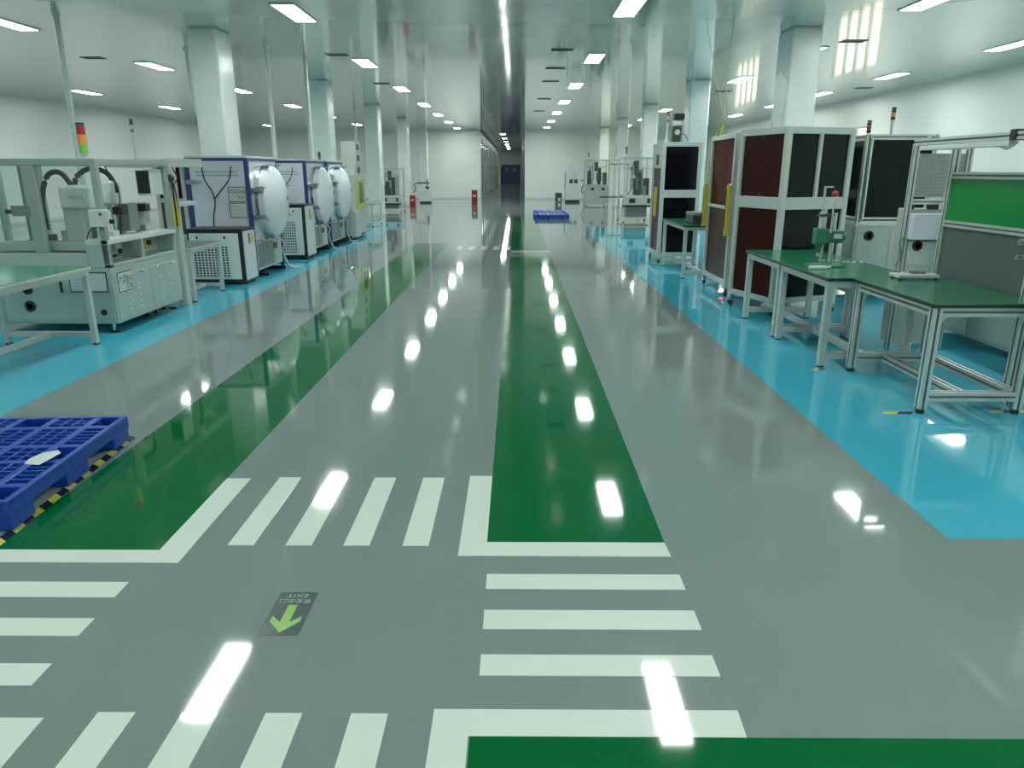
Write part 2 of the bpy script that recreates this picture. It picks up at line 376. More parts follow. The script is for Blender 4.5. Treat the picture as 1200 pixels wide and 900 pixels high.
# ------------------------------------------------------------------ columns
for side, x0, x1 in (('left', -5.35, -4.87), ('right', 4.42, 4.92)):
    for k, y in enumerate((12.8, 19.85, 26.9, 33.95, 41.0)):
        t = T('column', 'tall pale square column in the %s row, %s from the camera' % (side, ORD[k]), 'column', ((x0 + x1) / 2, y, 0), 0, 'hall columns')
        w2 = (x1 - x0) / 2
        box(t, 'shaft', -w2, w2, 0, 0.66, 0, H, COLM, 0.035)
        box(t, 'skirting', -w2 - 0.012, w2 + 0.012, -0.012, 0.672, 0, 0.08, WHITE, 0.004)

# ------------------------------------------------------------------ shared sub-assemblies
def signal_tower(t, x, y, z, pole=0.1, cols=(GREENL, ORANGE, REDM), r=0.03, seg=0.055):
    p = cyl(t, 'signal_tower_pole', (x, y, z), (x, y, z + pole), r * 0.6, WHITE)
    zz = z + pole
    for c in cols: cyl(p, 'signal_lamp', (x, y, zz), (x, y, zz + seg - 0.004), r, c); zz += seg
    cyl(p, 'signal_cap', (x, y, zz), (x, y, zz + 0.02), r, BLACK)
    return p
def foot(t, x, y, h=0.06, r=0.03):
    f = cyl(t, 'foot', (x, y, 0), (x, y, 0.02), r, RUBBER, 12); cyl(f, 'foot_stem', (x, y, 0.02), (x, y, h), r * 0.4, CHROME, 8); return f
def caster(t, x, y, h=0.10):
    wv = cyl(t, 'caster_wheel', (x - 0.014, y, 0.035), (x + 0.014, y, 0.035), 0.035, RUBBER, 14)
    box(wv, 'caster_fork', x - 0.024, x + 0.024, y - 0.024, y + 0.024, 0.055, h, CHROME); return wv
def frame_box(t, x0, x1, y0, y1, z0, z1, s, m, use_prof=False, rails_at=None, posts=True):
    for x in (x0 + s / 2, x1 - s / 2):
        for y in (y0 + s / 2, y1 - s / 2):
            if not posts: continue
            if use_prof: prof(t, 'post', 'z', z0, z1, (x, y), s)
            else: box(t, 'post', x - s / 2, x + s / 2, y - s / 2, y + s / 2, z0, z1, m)
    for z in (rails_at if rails_at is not None else (z1 - s / 2,)):
        for y in (y0 + s / 2, y1 - s / 2):
            if use_prof: prof(t, 'rail', 'x', x0 + s, x1 - s, (y, z), s)
            else: box(t, 'rail', x0 + s, x1 - s, y - s / 2, y + s / 2, z - s / 2, z + s / 2, m)
        for x in (x0 + s / 2, x1 - s / 2):
            if use_prof: prof(t, 'rail', 'y', y0 + s, y1 - s, (x, z), s)
            else: box(t, 'rail', x - s / 2, x + s / 2, y0 + s, y1 - s, z - s / 2, z + s / 2, m)
def bolts(t, pts, axis, r=0.007, m=CHROME):
    for p in pts:
        q = Vector(p); d = {'x': Vector((0.004, 0, 0)), 'y': Vector((0, 0.004, 0))}[axis]
        cyl(t, 'bolt', q - d, q + d, r, m, 6)
def fan(t, x, y, z, r=0.045):                          # grille on a face looking toward -y
    f = cyl(t, 'fan', (x, y, z), (x, y - 0.012, z), r, BLACK, 20)
    for k in range(3): lathe(f, 'fan_ring', [(r * (0.3 + 0.25 * k), 0), (r * (0.3 + 0.25 * k) + 0.004, 0), (r * (0.3 + 0.25 * k) + 0.004, 0.004), (r * (0.3 + 0.25 * k), 0.004)], DGREY, (x, y - 0.017, z), 'y', 16)
    return f
def table(name, label, loc, w, l, h, leg, legm, topm, edgem, rz=0, profile=False, low=0.1, overhang=0.02, group=None, cat='workbench', apron=True, rails=('back', 'near', 'far')):
    """origin = near corridor-side corner at the floor; x 0..w, y 0..l"""
    t = T(name, label, cat, loc, rz, group); s = leg; th = 0.028
    box(t, 'tabletop', -overhang, w + overhang, -overhang, l + overhang, h - th, h - 0.004, edgem, 0.003)
    box(t, 'table_mat', -overhang + 0.003, w + overhang - 0.003, -overhang + 0.003, l + overhang - 0.003, h - 0.004, h, topm, 0.001)
    za = h - th
    for x in (s / 2, w - s / 2):
        for y in (s / 2, l - s / 2):
            if profile: prof(t, 'leg', 'z', 0.035, za, (x, y), s)
            else: box(t, 'leg', x - s / 2, x + s / 2, y - s / 2, y + s / 2, 0.012, za, legm)
            foot(t, x, y, 0.04, 0.028)
    for x in (s / 2, w - s / 2):
        if profile: prof(t, 'apron_rail', 'y', s, l - s, (x, za - s / 2), s)
        else: box(t, 'apron_rail', x - s / 2, x + s / 2, s, l - s, za - s, za, legm)
    for y in (s / 2, l - s / 2):
        if profile: prof(t, 'apron_rail', 'x', s, w - s, (y, za - s / 2), s)
        else: box(t, 'apron_rail', s, w - s, y - s / 2, y + s / 2, za - s, za, legm)
    for y in (s / 2, l - s / 2):
        if profile: prof(t, 'stretcher', 'x', s, w - s, (y, low), s)
        else: box(t, 'stretcher', s, w - s, y - s / 2, y + s / 2, low - s / 2, low + s / 2, legm)
    if profile:
        for x in (w * 0.42, w - s / 2): prof(t, 'stretcher', 'y', s, l - s, (x, low), s)
    else: box(t, 'stretcher', w / 2 - s / 2, w / 2 + s / 2, s, l - s, low - s / 2, low + s / 2, legm)
    return t

# ------------------------------------------------------------------ LEFT SIDE
# green-topped bench at the picture's left edge
table('workbench', 'green topped bench with pale frame in front of the grey robot machine', (-4.84, 5.25, 0), 0.88, 1.45, 0.735, 0.05, ALUW, TMATL, PALEEDGE)

# robot assembly machine
m = T('assembly_machine', 'grey green assembly machine with clear guards and a robot inside', 'machine', (-4.0, 7.15, 0))
bx = lambda *a, **k: box(m, *a, **k)
bx('body', -1.5, -0.004, 0.004, 1.47, 0.10, 0.66, MGREY, 0.006)
bx('upper_body', -1.5, -0.22, 0.0, 1.47, 0.66, 0.80, MGREY)
bx('side_panel', -1.46, -0.03, -0.006, 0.004, 0.13, 0.64, MGREY)
for (a, b) in ((0.03, 0.735), (0.745, 1.44)):
    dr = bx('door', -0.004, 0.006, a, b, 0.13, 0.585, MGREY)
    for q in (0.24, 0.76): box(dr, 'latch', 0.006, 0.02, a + (b - a) * q - 0.03, a + (b - a) * q + 0.03, 0.545, 0.57, CHROME)
    for r_ in range(5):
        for c_ in range(2): box(dr, 'louvre', 0.006, 0.014, a + 0.22 + c_ * 0.22 - 0.025, a + 0.22 + c_ * 0.22 + 0.025, 0.2 + r_ * 0.06, 0.212 + r_ * 0.06, WHITE, 0.002)
# control bays on the aisle side
bx('bay_floor', -0.22, 0.0, 0.0, 1.47, 0.66, 0.69, MGREY); bx('bay_top', -0.22, 0.012, 0.0, 1.47, 0.885, 0.93, WHITE)
for y in (0.0, 0.66, 1.42): bx('bay_divider', -0.22, -0.002, y, y + 0.05, 0.69, 0.885, MGREY)
bx('bay_back', -0.225, -0.205, 0.0, 1.47, 0.69, 0.885, MGREY)
for y, z, mm in ((0.32, 0.83, SGREY), (0.40, 0.83, SGREY), (0.82, 0.79, BLACK), (0.90, 0.79, DGREY), (1.02, 0.80, YEL)): cyl(m, 'push_button', (-0.205, y, z), (-0.185, y, z), 0.018, mm, 12)
bx('switch', -0.205, -0.18, 0.55, 0.60, 0.74, 0.86, BLACK); bx('socket_strip', -0.205, -0.18, 0.27, 0.48, 0.715, 0.745, BLACK)
bx('emergency_stop_plate', -0.205, -0.19, 1.10, 1.24, 0.74, 0.86, YEL); cyl(m, 'emergency_stop', (-0.19, 1.17, 0.80), (-0.16, 1.17, 0.80), 0.03, BLACK)
for x in (-1.42, -0.1):
    for y in (0.08, 1.38): foot(m, x, y, 0.1, 0.04)
for y in (0.75, 0.95, 1.15): bx('under_cable_box', -0.5, -0.08, y, y + 0.12, 0.03, 0.10, BLACK)
fan(m, -0.86, -0.006, 0.45, 0.05); fan(m, -0.86, -0.006, 0.28, 0.055); cyl(m, 'cable_port', (-0.13, -0.006, 0.22), (-0.13, -0.016, 0.22), 0.03, BLACK)
for x0, x1, y0, y1 in ((-0.43, -0.05, -0.012, -0.006),):
    sg = bx('sign_plate', x0, x1, y0, y1, 0.42, 0.62, INK); box(sg, 'sign_paper', x0 + 0.012, x1 - 0.012, y0 - 0.002, y0, 0.432, 0.608, PAPER, 0)
    for q in range(3): box(sg, 'print_line', x0 + 0.06, x0 + 0.22, y0 - 0.0035, y0 - 0.002, 0.475 + q * 0.035, 0.485 + q * 0.035, FAINT, 0)
bx('handle', -0.52, -0.505, -0.03, -0.006, 0.42, 0.60, BLACK)
sg = bx('sign_plate', 0.006, 0.010, 0.07, 0.37, 0.40, 0.60, INK); box(sg, 'sign_paper', 0.010, 0.012, 0.078, 0.362, 0.408, 0.592, PAPER, 0)
text(sg, 'lettering', '产品暂存', 0.075, INK, (0.0125, 0.22, 0.515), FACE_PX, sx=0.9); text(sg, 'lettering', '区域', 0.065, INK, (0.0125, 0.28, 0.445), FACE_PX)
# upper guard frame
s = 0.06
for x, y, z0 in ((-0.03, 0.03, 0.66), (-1.47, 0.03, 0.8), (-0.03, 1.44, 0.93), (-1.47, 1.44, 0.8), (-1.47, 0.75, 0.8)): bx('post', x - s / 2, x + s / 2, y - s / 2, y + s / 2, z0, 1.69, MFRAME)
bx('post', -0.72, -0.60, 0.0, 0.06, 0.80, 1.63, MFRAME); bx('post', -0.95, -0.91, 0.3, 0.34, 0.80, 1.63, SGREY); bx('post', -0.45, -0.40, 0.5, 0.55, 0.8, 1.4, SGREY)
for y in (0.03, 1.44): bx('top_rail', -1.44, -0.06, y - s / 2, y + s / 2, 1.63, 1.69, MFRAME)
for x in (-1.47, -0.03): bx('top_rail', x - s / 2, x + s / 2, 0.06, 1.41, 1.63, 1.69, MFRAME)
bx('guard_pane', -0.60, -0.06, 0.025, 0.031, 0.80, 1.63, ACRYL, 0); bx('guard_pane', -1.44, -0.72, 0.025, 0.031, 0.80, 1.63, ACRYL, 0); bx('guard_pane', -1.473, -1.467, 0.06, 1.41, 0.80, 1.63, ACRYL, 0)
lk = bx('guard_lock', -0.86, -0.70, -0.03, 0.0, 1.16, 1.26, SGREY); box(lk, 'lock_bolt', -0.93, -0.86, -0.02, 0.0, 1.18, 1.22, DGREY)
# robot
rb = bx('robot_base', -0.62, -0.42, 0.38, 0.62, 0.80, 1.22, WHITE, 0.02); box(rb, 'robot_arm', -0.60, -0.26, 0.32, 0.60, 1.20, 1.44, WHITE, 0.03); box(rb, 'robot_forearm', -0.36, -0.14, 0.50, 0.68, 1.24, 1.48, WHITE, 0.03)
cyl(rb, 'robot_spindle', (-0.2, 0.58, 0.92), (-0.2, 0.58, 1.24), 0.02, CHROME)
text(rb, 'robot_lettering', 'DELTA', 0.05, SGREY, (-0.42, 0.318, 1.32), FACE_CAM)
tube(m, 'robot_hose', [(-0.80, 0.38, 1.00), (-0.80, 0.38, 1.30), (-0.72, 0.40, 1.53), (-0.60, 0.42, 1.56), (-0.52, 0.44, 1.44), (-0.50, 0.45, 1.34)], 0.026, BLACK)
tube(m, 'robot_hose', [(-0.55, 0.55, 1.40), (-0.52, 0.56, 1.52), (-0.38, 0.57, 1.60), (-0.22, 0.58, 1.56), (-0.15, 0.58, 1.44), (-0.14, 0.58, 1.36)], 0.026, BLACK)
bx('junction_box', -0.10, 0.08, -0.07, 0.0, 1.06, 1.22, WHITE); bx('junction_connector', 0.08, 0.12, -0.05, -0.02, 1.09, 1.13, BLACK)
cyl(m, 'knob', (0.02, -0.07, 1.18), (0.02, -0.085, 1.18), 0.012, BLACK)
tube(m, 'cable', [(-0.05, -0.04, 1.06), (-0.16, 0.02, 1.02), (-0.22, 0.05, 0.92), (-0.18, 0.04, 0.82), (-0.10, 0.02, 0.78)], 0.006, BLACK)
tube(m, 'cable', [(-0.10, 0.35, 1.62), (-0.03, 0.4, 1.4), (-0.05, 0.42, 1.2), (-0.12, 0.45, 1.0)], 0.006, DGREY)
# tooling inside
bx('conveyor', -1.2, -0.12, 0.10, 0.28, 0.84, 0.88, DGREY); bx('conveyor_rail', -1.2, -0.12, 0.09, 0.10, 0.82, 0.90, ALU); bx('conveyor_rail', -1.2, -0.12, 0.28, 0.29, 0.82, 0.90, ALU)
for q in range(7):
    x = -1.05 + q * 0.14; bx('fixture', x, x + 0.07, 0.40 + 0.07 * (q % 3), 0.52 + 0.07 * (q % 3), 0.80, 0.90 + 0.04 * (q % 4), (SGREY, DGREY, ALUW, MGREY)[q % 4])
for q in range(4): cyl(m, 'cylinder', (-0.9 + q * 0.2, 0.9, 0.8), (-0.9 + q * 0.2, 0.9, 1.0 + 0.05 * q), 0.025, (CHROME, SGREY)[q % 2])
bx('gantry_post', -0.32, -0.24, 0.74, 0.82, 0.8, 1.22, SGREY); bx('gantry_post', -0.32, -0.24, 1.2, 1.28, 0.8, 1.22, SGREY); bx('gantry_beam', -0.34, -0.22, 0.7, 1.32, 1.16, 1.24, ALU)
bx('carriage', -0.22, -0.12, 0.72, 0.92, 0.96, 1.24, SGREY); bx('carriage', -0.22, -0.14, 1.08, 1.2, 1.0, 1.18, MGREY); bx('drive_motor', -0.2, -0.1, 0.55, 0.68, 1.14, 1.22, BLACK); bx('drive_motor', -0.2, -0.1, 1.05, 1.16, 1.15, 1.23, BLACK)
mo = bx('monitor', -0.19, -0.03, 1.10, 1.38, 1.32, 1.60, WHITE, 0.01); box(mo, 'screen', -0.18, -0.04, 1.092, 1.10, 1.34, 1.58, SCREEN, 0.002); box(mo, 'monitor_arm', -0.05, -0.03, 1.38, 1.42, 1.43, 1.48, SGREY)
signal_tower(m, -0.14, 0.10, 1.69, 0.05, (GREENL, ORANGE, REDM), 0.038, 0.085)

# brown guarded machine with yellow light curtain
m = T('guarded_machine', 'pale framed machine with brown panel and yellow light curtain behind the robot machine', 'machine', (-4.0, 8.75, 0))
bx = lambda *a, **k: box(m, *a, **k)
bx('gate_post', -0.10, 0.0, -0.02, 0.08, 0, 1.72, ALUW); bx('top_beam', -0.10, 0.0, 0.08, 0.85, 1.62, 1.72, ALUW); bx('top_beam', -0.66, -0.10, 0.77, 0.85, 1.62, 1.72, ALUW)
bx('side_arm', -0.08, 0.0, 0.08, 0.55, 1.17, 1.22, WHITE)
bx('light_curtain', -0.03, 0.03, -0.06, -0.02, 0.95, 1.25, YEL); bx('curtain_lens', -0.005, 0.015, -0.066, -0.06, 0.95, 1.45, BLACK)
bx('top_beam', -1.20, -0.66, 0.77, 0.85, 1.62, 1.72, ALUW); bx('top_beam', -1.20, -1.12, 0.85, 2.45, 1.62, 1.72, ALUW)
frame_box(m, -1.42, -0.96, 2.45, 3.6, 0, 1.72, 0.06, ALUW, rails_at=(1.69, 1.15, 0.62))
for z0, z1, mm in ((1.18, 1.66, BROWN), (0.65, 1.12, DGREY), (0.1, 0.59, MGREY)):
    bx('guard_panel', -1.36, -1.02, 2.47, 2.48, z0, z1, mm, 0); bx('guard_panel', -1.0, -0.99, 2.51, 3.54, z0, z1, mm, 0)
tube(m, 'cable', [(0.0, 0.0, 1.62), (0.06, -0.04, 1.5), (0.02, -0.05, 1.42), (0.03, -0.05, 1.3), (0.02, -0.05, 1.0)], 0.008, BLACK)
cyl(m, 'sensor', (-0.02, -0.02, 1.5), (-0.02, -0.10, 1.5), 0.04, DGREY); box(m, 'pneumatic_unit', 0.02, 0.14, 0.25, 0.45, 1.42, 1.47, SGREY)
signal_tower(m, -1.16, 1.5, 1.72, 0.35, (SGREY, WHITE, DGREY), 0.022, 0.05)
t = table('side_bench', 'small grey bench in front of the white perforated cabinet', (-4.5, 8.95, 0), 0.5, 0.93, 0.675, 0.045, ALUW, SGREY, PALEEDGE, low=0.09)

# perforated cabinets
def perf_cabinet(name, label, loc, w, l, h):
    t = T(name, label, 'cabinet', loc)
    box(t, 'body', -w, 0, 0, l, 0.05, h - 0.03, BLACK, 0.006); box(t, 'lid', -w - 0.01, 0.01, -0.01, l + 0.01, h - 0.03, h, BLACK, 0.008); box(t, 'plinth', -w, 0.0, 0, l, 0.03, 0.06, BLACK)
    fp = box(t, 'front_panel', -w + 0.03, -0.05, -0.008, 0.0, 0.08, h - 0.06, WHITE); sp = box(t, 'side_panel', 0.0, 0.008, 0.035, l - 0.01, 0.06, h - 0.04, WHITE)
    bm = bmesh.new(); nx, nz = 10, 12; x0, x1, z0, z1 = -w + 0.07, -w * 0.27, 0.11, h * 0.70
    for i in range(nx):
        for j in range(nz):
            cx, cz = x0 + (x1 - x0) * (i + 0.5) / nx, z0 + (z1 - z0) * (j + 0.5) / nz; a, b = (x1 - x0) / nx * 0.30, (z1 - z0) / nz * 0.30
            bm_box(bm, cx - a, cx + a, -0.0095, -0.0075, cz - b, cz + b)
    g = mesh_obj('vent_holes', bm, BLACK, fp, (0, 0, 0)); g.location = -fp.location
    for q in (0.12, 0.62): box(fp, 'lock', -w + w * q - 0.012 + 0.05, -w + w * q + 0.012 + 0.05, -0.016, -0.008, h - 0.14, h - 0.10, BLACK)
    lb = box(sp, 'label', 0.008, 0.0095, l * 0.45, l * 0.85, h * 0.70, h * 0.92, PAPER, 0); box(sp, 'label', 0.0095, 0.0105, l * 0.62, l * 0.82, h * 0.74, h * 0.84, YELG, 0); box(sp, 'label', 0.0095, 0.0105, l * 0.46, l * 0.56, h * 0.72, h * 0.90, DGREY, 0)
    for x in (-w + 0.06, -0.06):
        for y in (0.05, l - 0.05): foot(t, x, y, 0.04, 0.03)
    return t
perf_cabinet('perforated_cabinet', 'white perforated cabinet with black edges, nearer one beside the grey side bench', (-3.9, 10.42, 0), 0.78, 0.5, 0.79)
perf_cabinet('perforated_cabinet', 'white perforated cabinet with black edges, farther one between two domed furnaces', (-3.88, 13.55, 0), 0.66, 0.6, 0.99)

# domed vacuum furnaces
def furnace(label, loc, signs):
    t = T('vacuum_furnace', label, 'furnace', loc, 0, 'domed furnaces'); w, l, h, s = 0.93, 1.38, 1.76, 0.06
    for x in (-w + s / 2, -s / 2):
        for y in (s / 2, l - s / 2): box(t, 'post', x - s / 2, x + s / 2, y - s / 2, y + s / 2, 0.03, h, NAVY); foot(t, x, y, 0.035, 0.03)
    for y in (s / 2, l - s / 2):
        box(t, 'rail', -w + s, -s, y - s / 2, y + s / 2, h - s * 0.7, h, NAVY); box(t, 'rail', -w + s, -s, y - s / 2, y + s / 2, 0.08, 0.08 + s, NAVY)
    for x in (-w + s / 2, -s / 2): box(t, 'rail', x - s / 2, x + s / 2, s, l - s, h - s * 0.7, h, NAVY)
    box(t, 'top_panel', -w + 0.01, -0.01, 0.01, l - 0.01, h, h + 0.03, WHITE)
    np_ = box(t, 'side_panel', -w + s, -s, 0.012, 0.022, 0.14, h - 0.04, LILAC, 0); box(t, 'side_panel', -w + s, -s, l - 0.022, l - 0.012, 0.14, h - 0.04, LILAC, 0)
    box(t, 'back_panel', -w + 0.01, -w + 0.02, s, l - s, 0.14, h - 0.04, LILAC, 0)
    box(t, 'front_panel', -0.02, -0.01, s, l - s, 0.56, h - 0.04, LILAC, 0)
    lp = box(t, 'pump_cabinet', -0.35, -0.005, s, l - s - 0.05, 0.10, 0.55, BEIGE, 0.005)
    for q in (0.33, 0.66): box(lp, 'pump_door', -0.005, 0.004, s + 0.03 + (l - 0.2) * (q - 0.30), s + (l - 0.2) * (q + 0.0), 0.14, 0.50, SGREY, 0.002)
    box(lp, 'pump_gauge', 0.004, 0.012, 0.82, 1.0, 0.36, 0.46, DGREY, 0.002)
    for y in (0.25, 1.1): box(t, 'skid', -0.4, 0.08, y, y + 0.05, 0.0, 0.05, BLACK)
    cy, cz, r = 0.70, 1.11, 0.54
    fl = lathe(t, 'chamber_flange', [(r + 0.02, -0.02), (r + 0.02, 0.06), (r - 0.01, 0.06), (r - 0.01, -0.02)], CHROME, (0, cy, cz), 'x', 48)
    dm = lathe(t, 'dome_door', [(r, 0.0), (r, 0.07), (r * 0.985, 0.085), (r * 0.93, 0.11), (r * 0.8, 0.155), (r * 0.6, 0.195), (r * 0.35, 0.22), (r * 0.1, 0.23), (0.002, 0.231)], DOMEM, (0.06, cy, cz), 'x', 48)
    for k in range(8):
        a = 2 * math.pi * (k + 0.5) / 8; yy, zz = cy + (r + 0.03) * math.cos(a), cz + (r + 0.03) * math.sin(a)
        c = box(dm, 'clamp', 0.03, 0.15, yy - 0.022, yy + 0.022, zz - 0.022, zz + 0.022, SGREY); cyl(dm, 'clamp_handle', (0.13, yy, zz), (0.20, yy + 0.05 * math.cos(a), zz + 0.05 * math.sin(a)), 0.010, CHROME, 8)
    for z in (1.30, 0.90): box(dm, 'hinge', 0.0, 0.14, cy - r - 0.10, cy - r + 0.05, z - 0.03, z + 0.03, SGREY)
    cyl(dm, 'sight_port', (0.25, cy + 0.16, cz + 0.05), (0.30, cy + 0.16, cz + 0.05), 0.035, SGREY)
    for z0 in (0.56, 1.62): tube(t, 'pipe', [(0.02, 0.25, z0), (0.06, 0.45, z0 - 0.02 if z0 < 1 else z0 + 0.02), (0.06, 0.75, z0), (0.12, 1.0, z0), (0.05, 1.2, z0)], 0.016, CHROME)
    tube(t, 'drain_hose', [(0.05, 0.9, 0.56), (0.14, 0.95, 0.45), (0.10, 1.0, 0.3), (0.14, 1.15, 0.05), (0.3, 1.2, 0.02)], 0.012, HOSEW)
    tube(t, 'cable', [(-0.68, 0.004, 1.63), (-0.66, 0.004, 1.45), (-0.56, 0.004, 1.27), (-0.54, 0.004, 1.10), (-0.58, 0.004, 0.95), (-0.60, 0.004, 0.75)], 0.009, DGREY); tube(t, 'cable', [(-0.25, 0.004, 1.64), (-0.30, 0.004, 1.45), (-0.45, 0.004, 1.28), (-0.54, 0.004, 1.18)], 0.009, DGREY)
    for q in range(2): box(np_, 'print_line', -0.78, -0.16, 0.0105, 0.012, 1.50 + q * 0.05, 1.525 + q * 0.05, FAINT, 0)
    if signs:
        for z0, z1 in ((1.13, 1.35), (0.90, 1.12)):
            sg = box(t, 'sign_plate', -0.33, -0.07, 0.004, 0.012, z0, z1, INK, 0); box(sg, 'sign_paper', -0.318, -0.075, 0.0025, 0.004, z0 + 0.01, z1 - 0.01, PAPER, 0)
            if z0 > 1: text(sg, 'lettering', '实验设备', 0.062, INK, (-0.195, 0.002, 1.275), FACE_CAM, sx=0.95); text(sg, 'lettering', '区域', 0.05, INK, (-0.14, 0.002, 1.195), FACE_CAM)
            else: box(sg, 'print_line', -0.28, -0.16, 0.0018, 0.0025, 1.06, 1.068, FAINT, 0); box(sg, 'print_line', -0.24, -0.16, 0.0018, 0.0025, 1.02, 1.028, FAINT, 0)
    return t
furnace('navy framed furnace with round white dome door, nearest the camera, two signs on its side', (-3.97, 11.12, 0), True)
furnace('navy framed furnace with round white dome door, middle one of the three', (-3.97, 14.18, 0), False)
furnace('navy framed furnace with round white dome door, farthest of the three', (-3.97, 15.80, 0), False)

# beige cabinet with yellow window
m = T('control_cabinet', 'beige cabinet with a yellow framed dark window next to the farthest furnace', 'cabinet', (-3.85, 17.35, 0))
bx = lambda *a, **k: box(m, *a, **k)
bx('plinth', -0.9, -0.05, 0.02, 1.55, 0.02, 0.10, BLACK); bx('body', -0.95, 0, 0, 0.6, 0.10, 1.5, BEIGE, 0.008); bx('body', -0.95, 0, 0.6, 1.6, 0.10, 1.70, BEIGE, 0.008); bx('lower_box', -0.1, 0.06, 0.06, 0.62, 0.06, 0.66, BEIGE, 0.006)
wf = bx('window_frame', 0.0, 0.03, 0.62, 1.5, 0.72, 1.38, YELG, 0.006); box(wf, 'dark_pane', 0.03, 0.034, 0.78, 1.28, 0.82, 1.30, SMOKE, 0)
bx('head_tower', -0.35, 0.0, 0.75, 1.35, 1.70, 2.25, BEIGE, 0.006); 
for z in (1.52, 1.80, 2.05): bx('label_plate', 0.0, 0.004, 0.85, 1.15, z, z + 0.14, DGREY, 0)
bx('notice_plate', -0.6, -0.1, -0.006, 0, 1.2, 1.45, WHITE); bx('print_line', -0.55, -0.2, -0.008, -0.006, 1.3, 1.33, DGREY, 0); signal_tower(m, -0.75, 0.3, 1.5, 0.3, (SGREY, DGREY, DGREY), 0.03, 0.06)
table('side_bench', 'narrow pale bench beyond the beige cabinet on the left', (-4.75, 21.6, 0), 0.55, 1.5, 0.68, 0.045, ALUW, SGREY, PALEEDGE)

# generic open frame machine for the far rows
def frame_machine(name, label, loc, w, l, h, deck, base_m, closed, detail, cat='machine'):
    t = T(name, label, cat, loc)
    s = 0.05
    if closed:
        box(t, 'base_cabinet', 0, w, 0, l, 0.08, deck, base_m, 0.006)
        for q in (0.3, 0.75): box(t, 'vent_grille', w * q - 0.07, w * q + 0.07, -0.006, 0, deck - 0.22, deck - 0.10, BLACK)
        for x in (0.06, w - 0.06):
            for y in (0.06, l - 0.06): foot(t, x, y, 0.08, 0.035)
    else:
        for x in (0.03, w - 0.03):
            for y in (0.03, l - 0.03): box(t, 'leg', x - 0.025, x + 0.025, y - 0.025, y + 0.025, 0.02, deck, ALUW); foot(t, x, y, 0.02, 0.035)
        box(t, 'control_cabinet', w * 0.15, w * 0.85, l * 0.2, l * 0.9, 0.15, deck - 0.14, SGREY, 0.006); box(t, 'shelf', 0.03, w - 0.03, 0.03, l - 0.03, 0.12, 0.15, ALUW)
        box(t, 'front_board', 0.0, w, -0.01, 0.02, deck - 0.26, deck - 0.02, BEIGE); box(t, 'vent_grille', w * 0.2, w * 0.4, -0.02, -0.01, deck - 0.2, deck - 0.06, BLACK); box(t, 'vent_grille', w * 0.8, w * 0.9, -0.02, -0.01, deck - 0.2, deck - 0.06, BLACK)
        box(t, 'front_bar', -0.02, w + 0.02, -0.04, -0.01, deck - 0.32, deck - 0.27, BLACK)
    box(t, 'deck', 0, w, 0, l, deck, deck + 0.03, ALUW)
    frame_box(t, 0, w, 0, l, deck + 0.03, h, s, ALUW, rails_at=(h - s / 2,))
    box(t, 'guard_pane', s, w - s, s * 0.45, s * 0.55, deck + 0.03, h - s, ACRYL, 0)
    rr = random.Random(detail)
    for q in range(8):
        x = 0.1 + (w - 0.25) * rr.random(); y = 0.15 + (l - 0.4) * rr.random(); z = deck + 0.03
        box(t, 'tooling', x, x + 0.06 + 0.12 * rr.random(), y, y + 0.12, z, z + (h - deck) * (0.2 + 0.5 * rr.random()), rr.choice([SGREY, DGREY, ALUW, MGREY, BLACK]))
    box(t, 'crossbeam', s, w - s, l * 0.4, l * 0.4 + 0.08, deck + (h - deck) * 0.68, deck + (h - deck) * 0.75, ALU); box(t, 'drive_motor', w * 0.4, w * 0.55, l * 0.35, l * 0.5, deck + (h - deck) * 0.55, deck + (h - deck) * 0.9, DGREY)
    for q in range(3): cyl(t, 'air_cylinder', (w * (0.3 + 0.2 * q), l * 0.3, deck + 0.2), (w * (0.3 + 0.2 * q), l * 0.3, deck + 0.55), 0.03, (CHROME, SGREY)[q % 2])
    tube(t, 'cable', [(w * 0.5, l * 0.3, h - 0.1), (w * 0.3, l * 0.25, h - 0.3), (w * 0.35, l * 0.25, deck + 0.3), (w * 0.2, l * 0.3, deck + 0.05)], 0.014, BLACK)
    signal_tower(t, w * 0.15, l * 0.5, h, 0.12, (DGREY, SGREY, BLACK), 0.03, 0.06)
    return t
frame_machine('frame_machine', 'cluttered open frame machine between the left columns near the far wall', (-5.45, 29.2, 0), 0.9, 1.2, 1.68, 0.62, BEIGE, False, 3)
m = T('packing_machine', 'small white machine with dark arm on top by the far left wall', 'machine', (-4.95, 37.9, 0))
box(m, 'body', 0, 0.58, 0, 0.6, 0.08, 0.62, WHITE, 0.02); box(m, 'plinth', 0.02, 0.56, 0.02, 0.58, 0.0, 0.08, BLACK); box(m, 'arm', -0.1, 0.5, 0.2, 0.3, 0.95, 1.02, DGREY); box(m, 'arm_post', 0.36, 0.44, 0.2, 0.3, 0.62, 1.15, SGREY); box(m, 'small_cap', 0.28, 0.50, 0.15, 0.35, 0.72, 0.8, DGREY)
tube(m, 'cable', [(0.0, 0.2, 1.0), (-0.25, 0.2, 0.9), (-0.2, 0.2, 0.65), (-0.35, 0.2, 0.5)], 0.02, BLACK)
def red_box(label, x, y, w, h):
    t = T('extinguisher_box', label, 'extinguisher box', (x, y, 0), 0, 'red extinguisher boxes')
    box(t, 'body', 0, w, 0, 0.22, 0.0, h, REDM, 0.012); box(t, 'door', 0.02, w - 0.02, -0.012, 0, 0.04, h - 0.04, REDM, 0.006); box(t, 'label', w * 0.25, w * 0.75, -0.014, -0.012, h * 0.55, h * 0.68, PAPER, 0); box(t, 'handle', w * 0.35, w * 0.65, -0.03, -0.012, h * 0.8, h * 0.83, BLACK)
red_box('red fire extinguisher box beside the small white machine at far left', -4.80, 33.4, 0.24, 0.52)
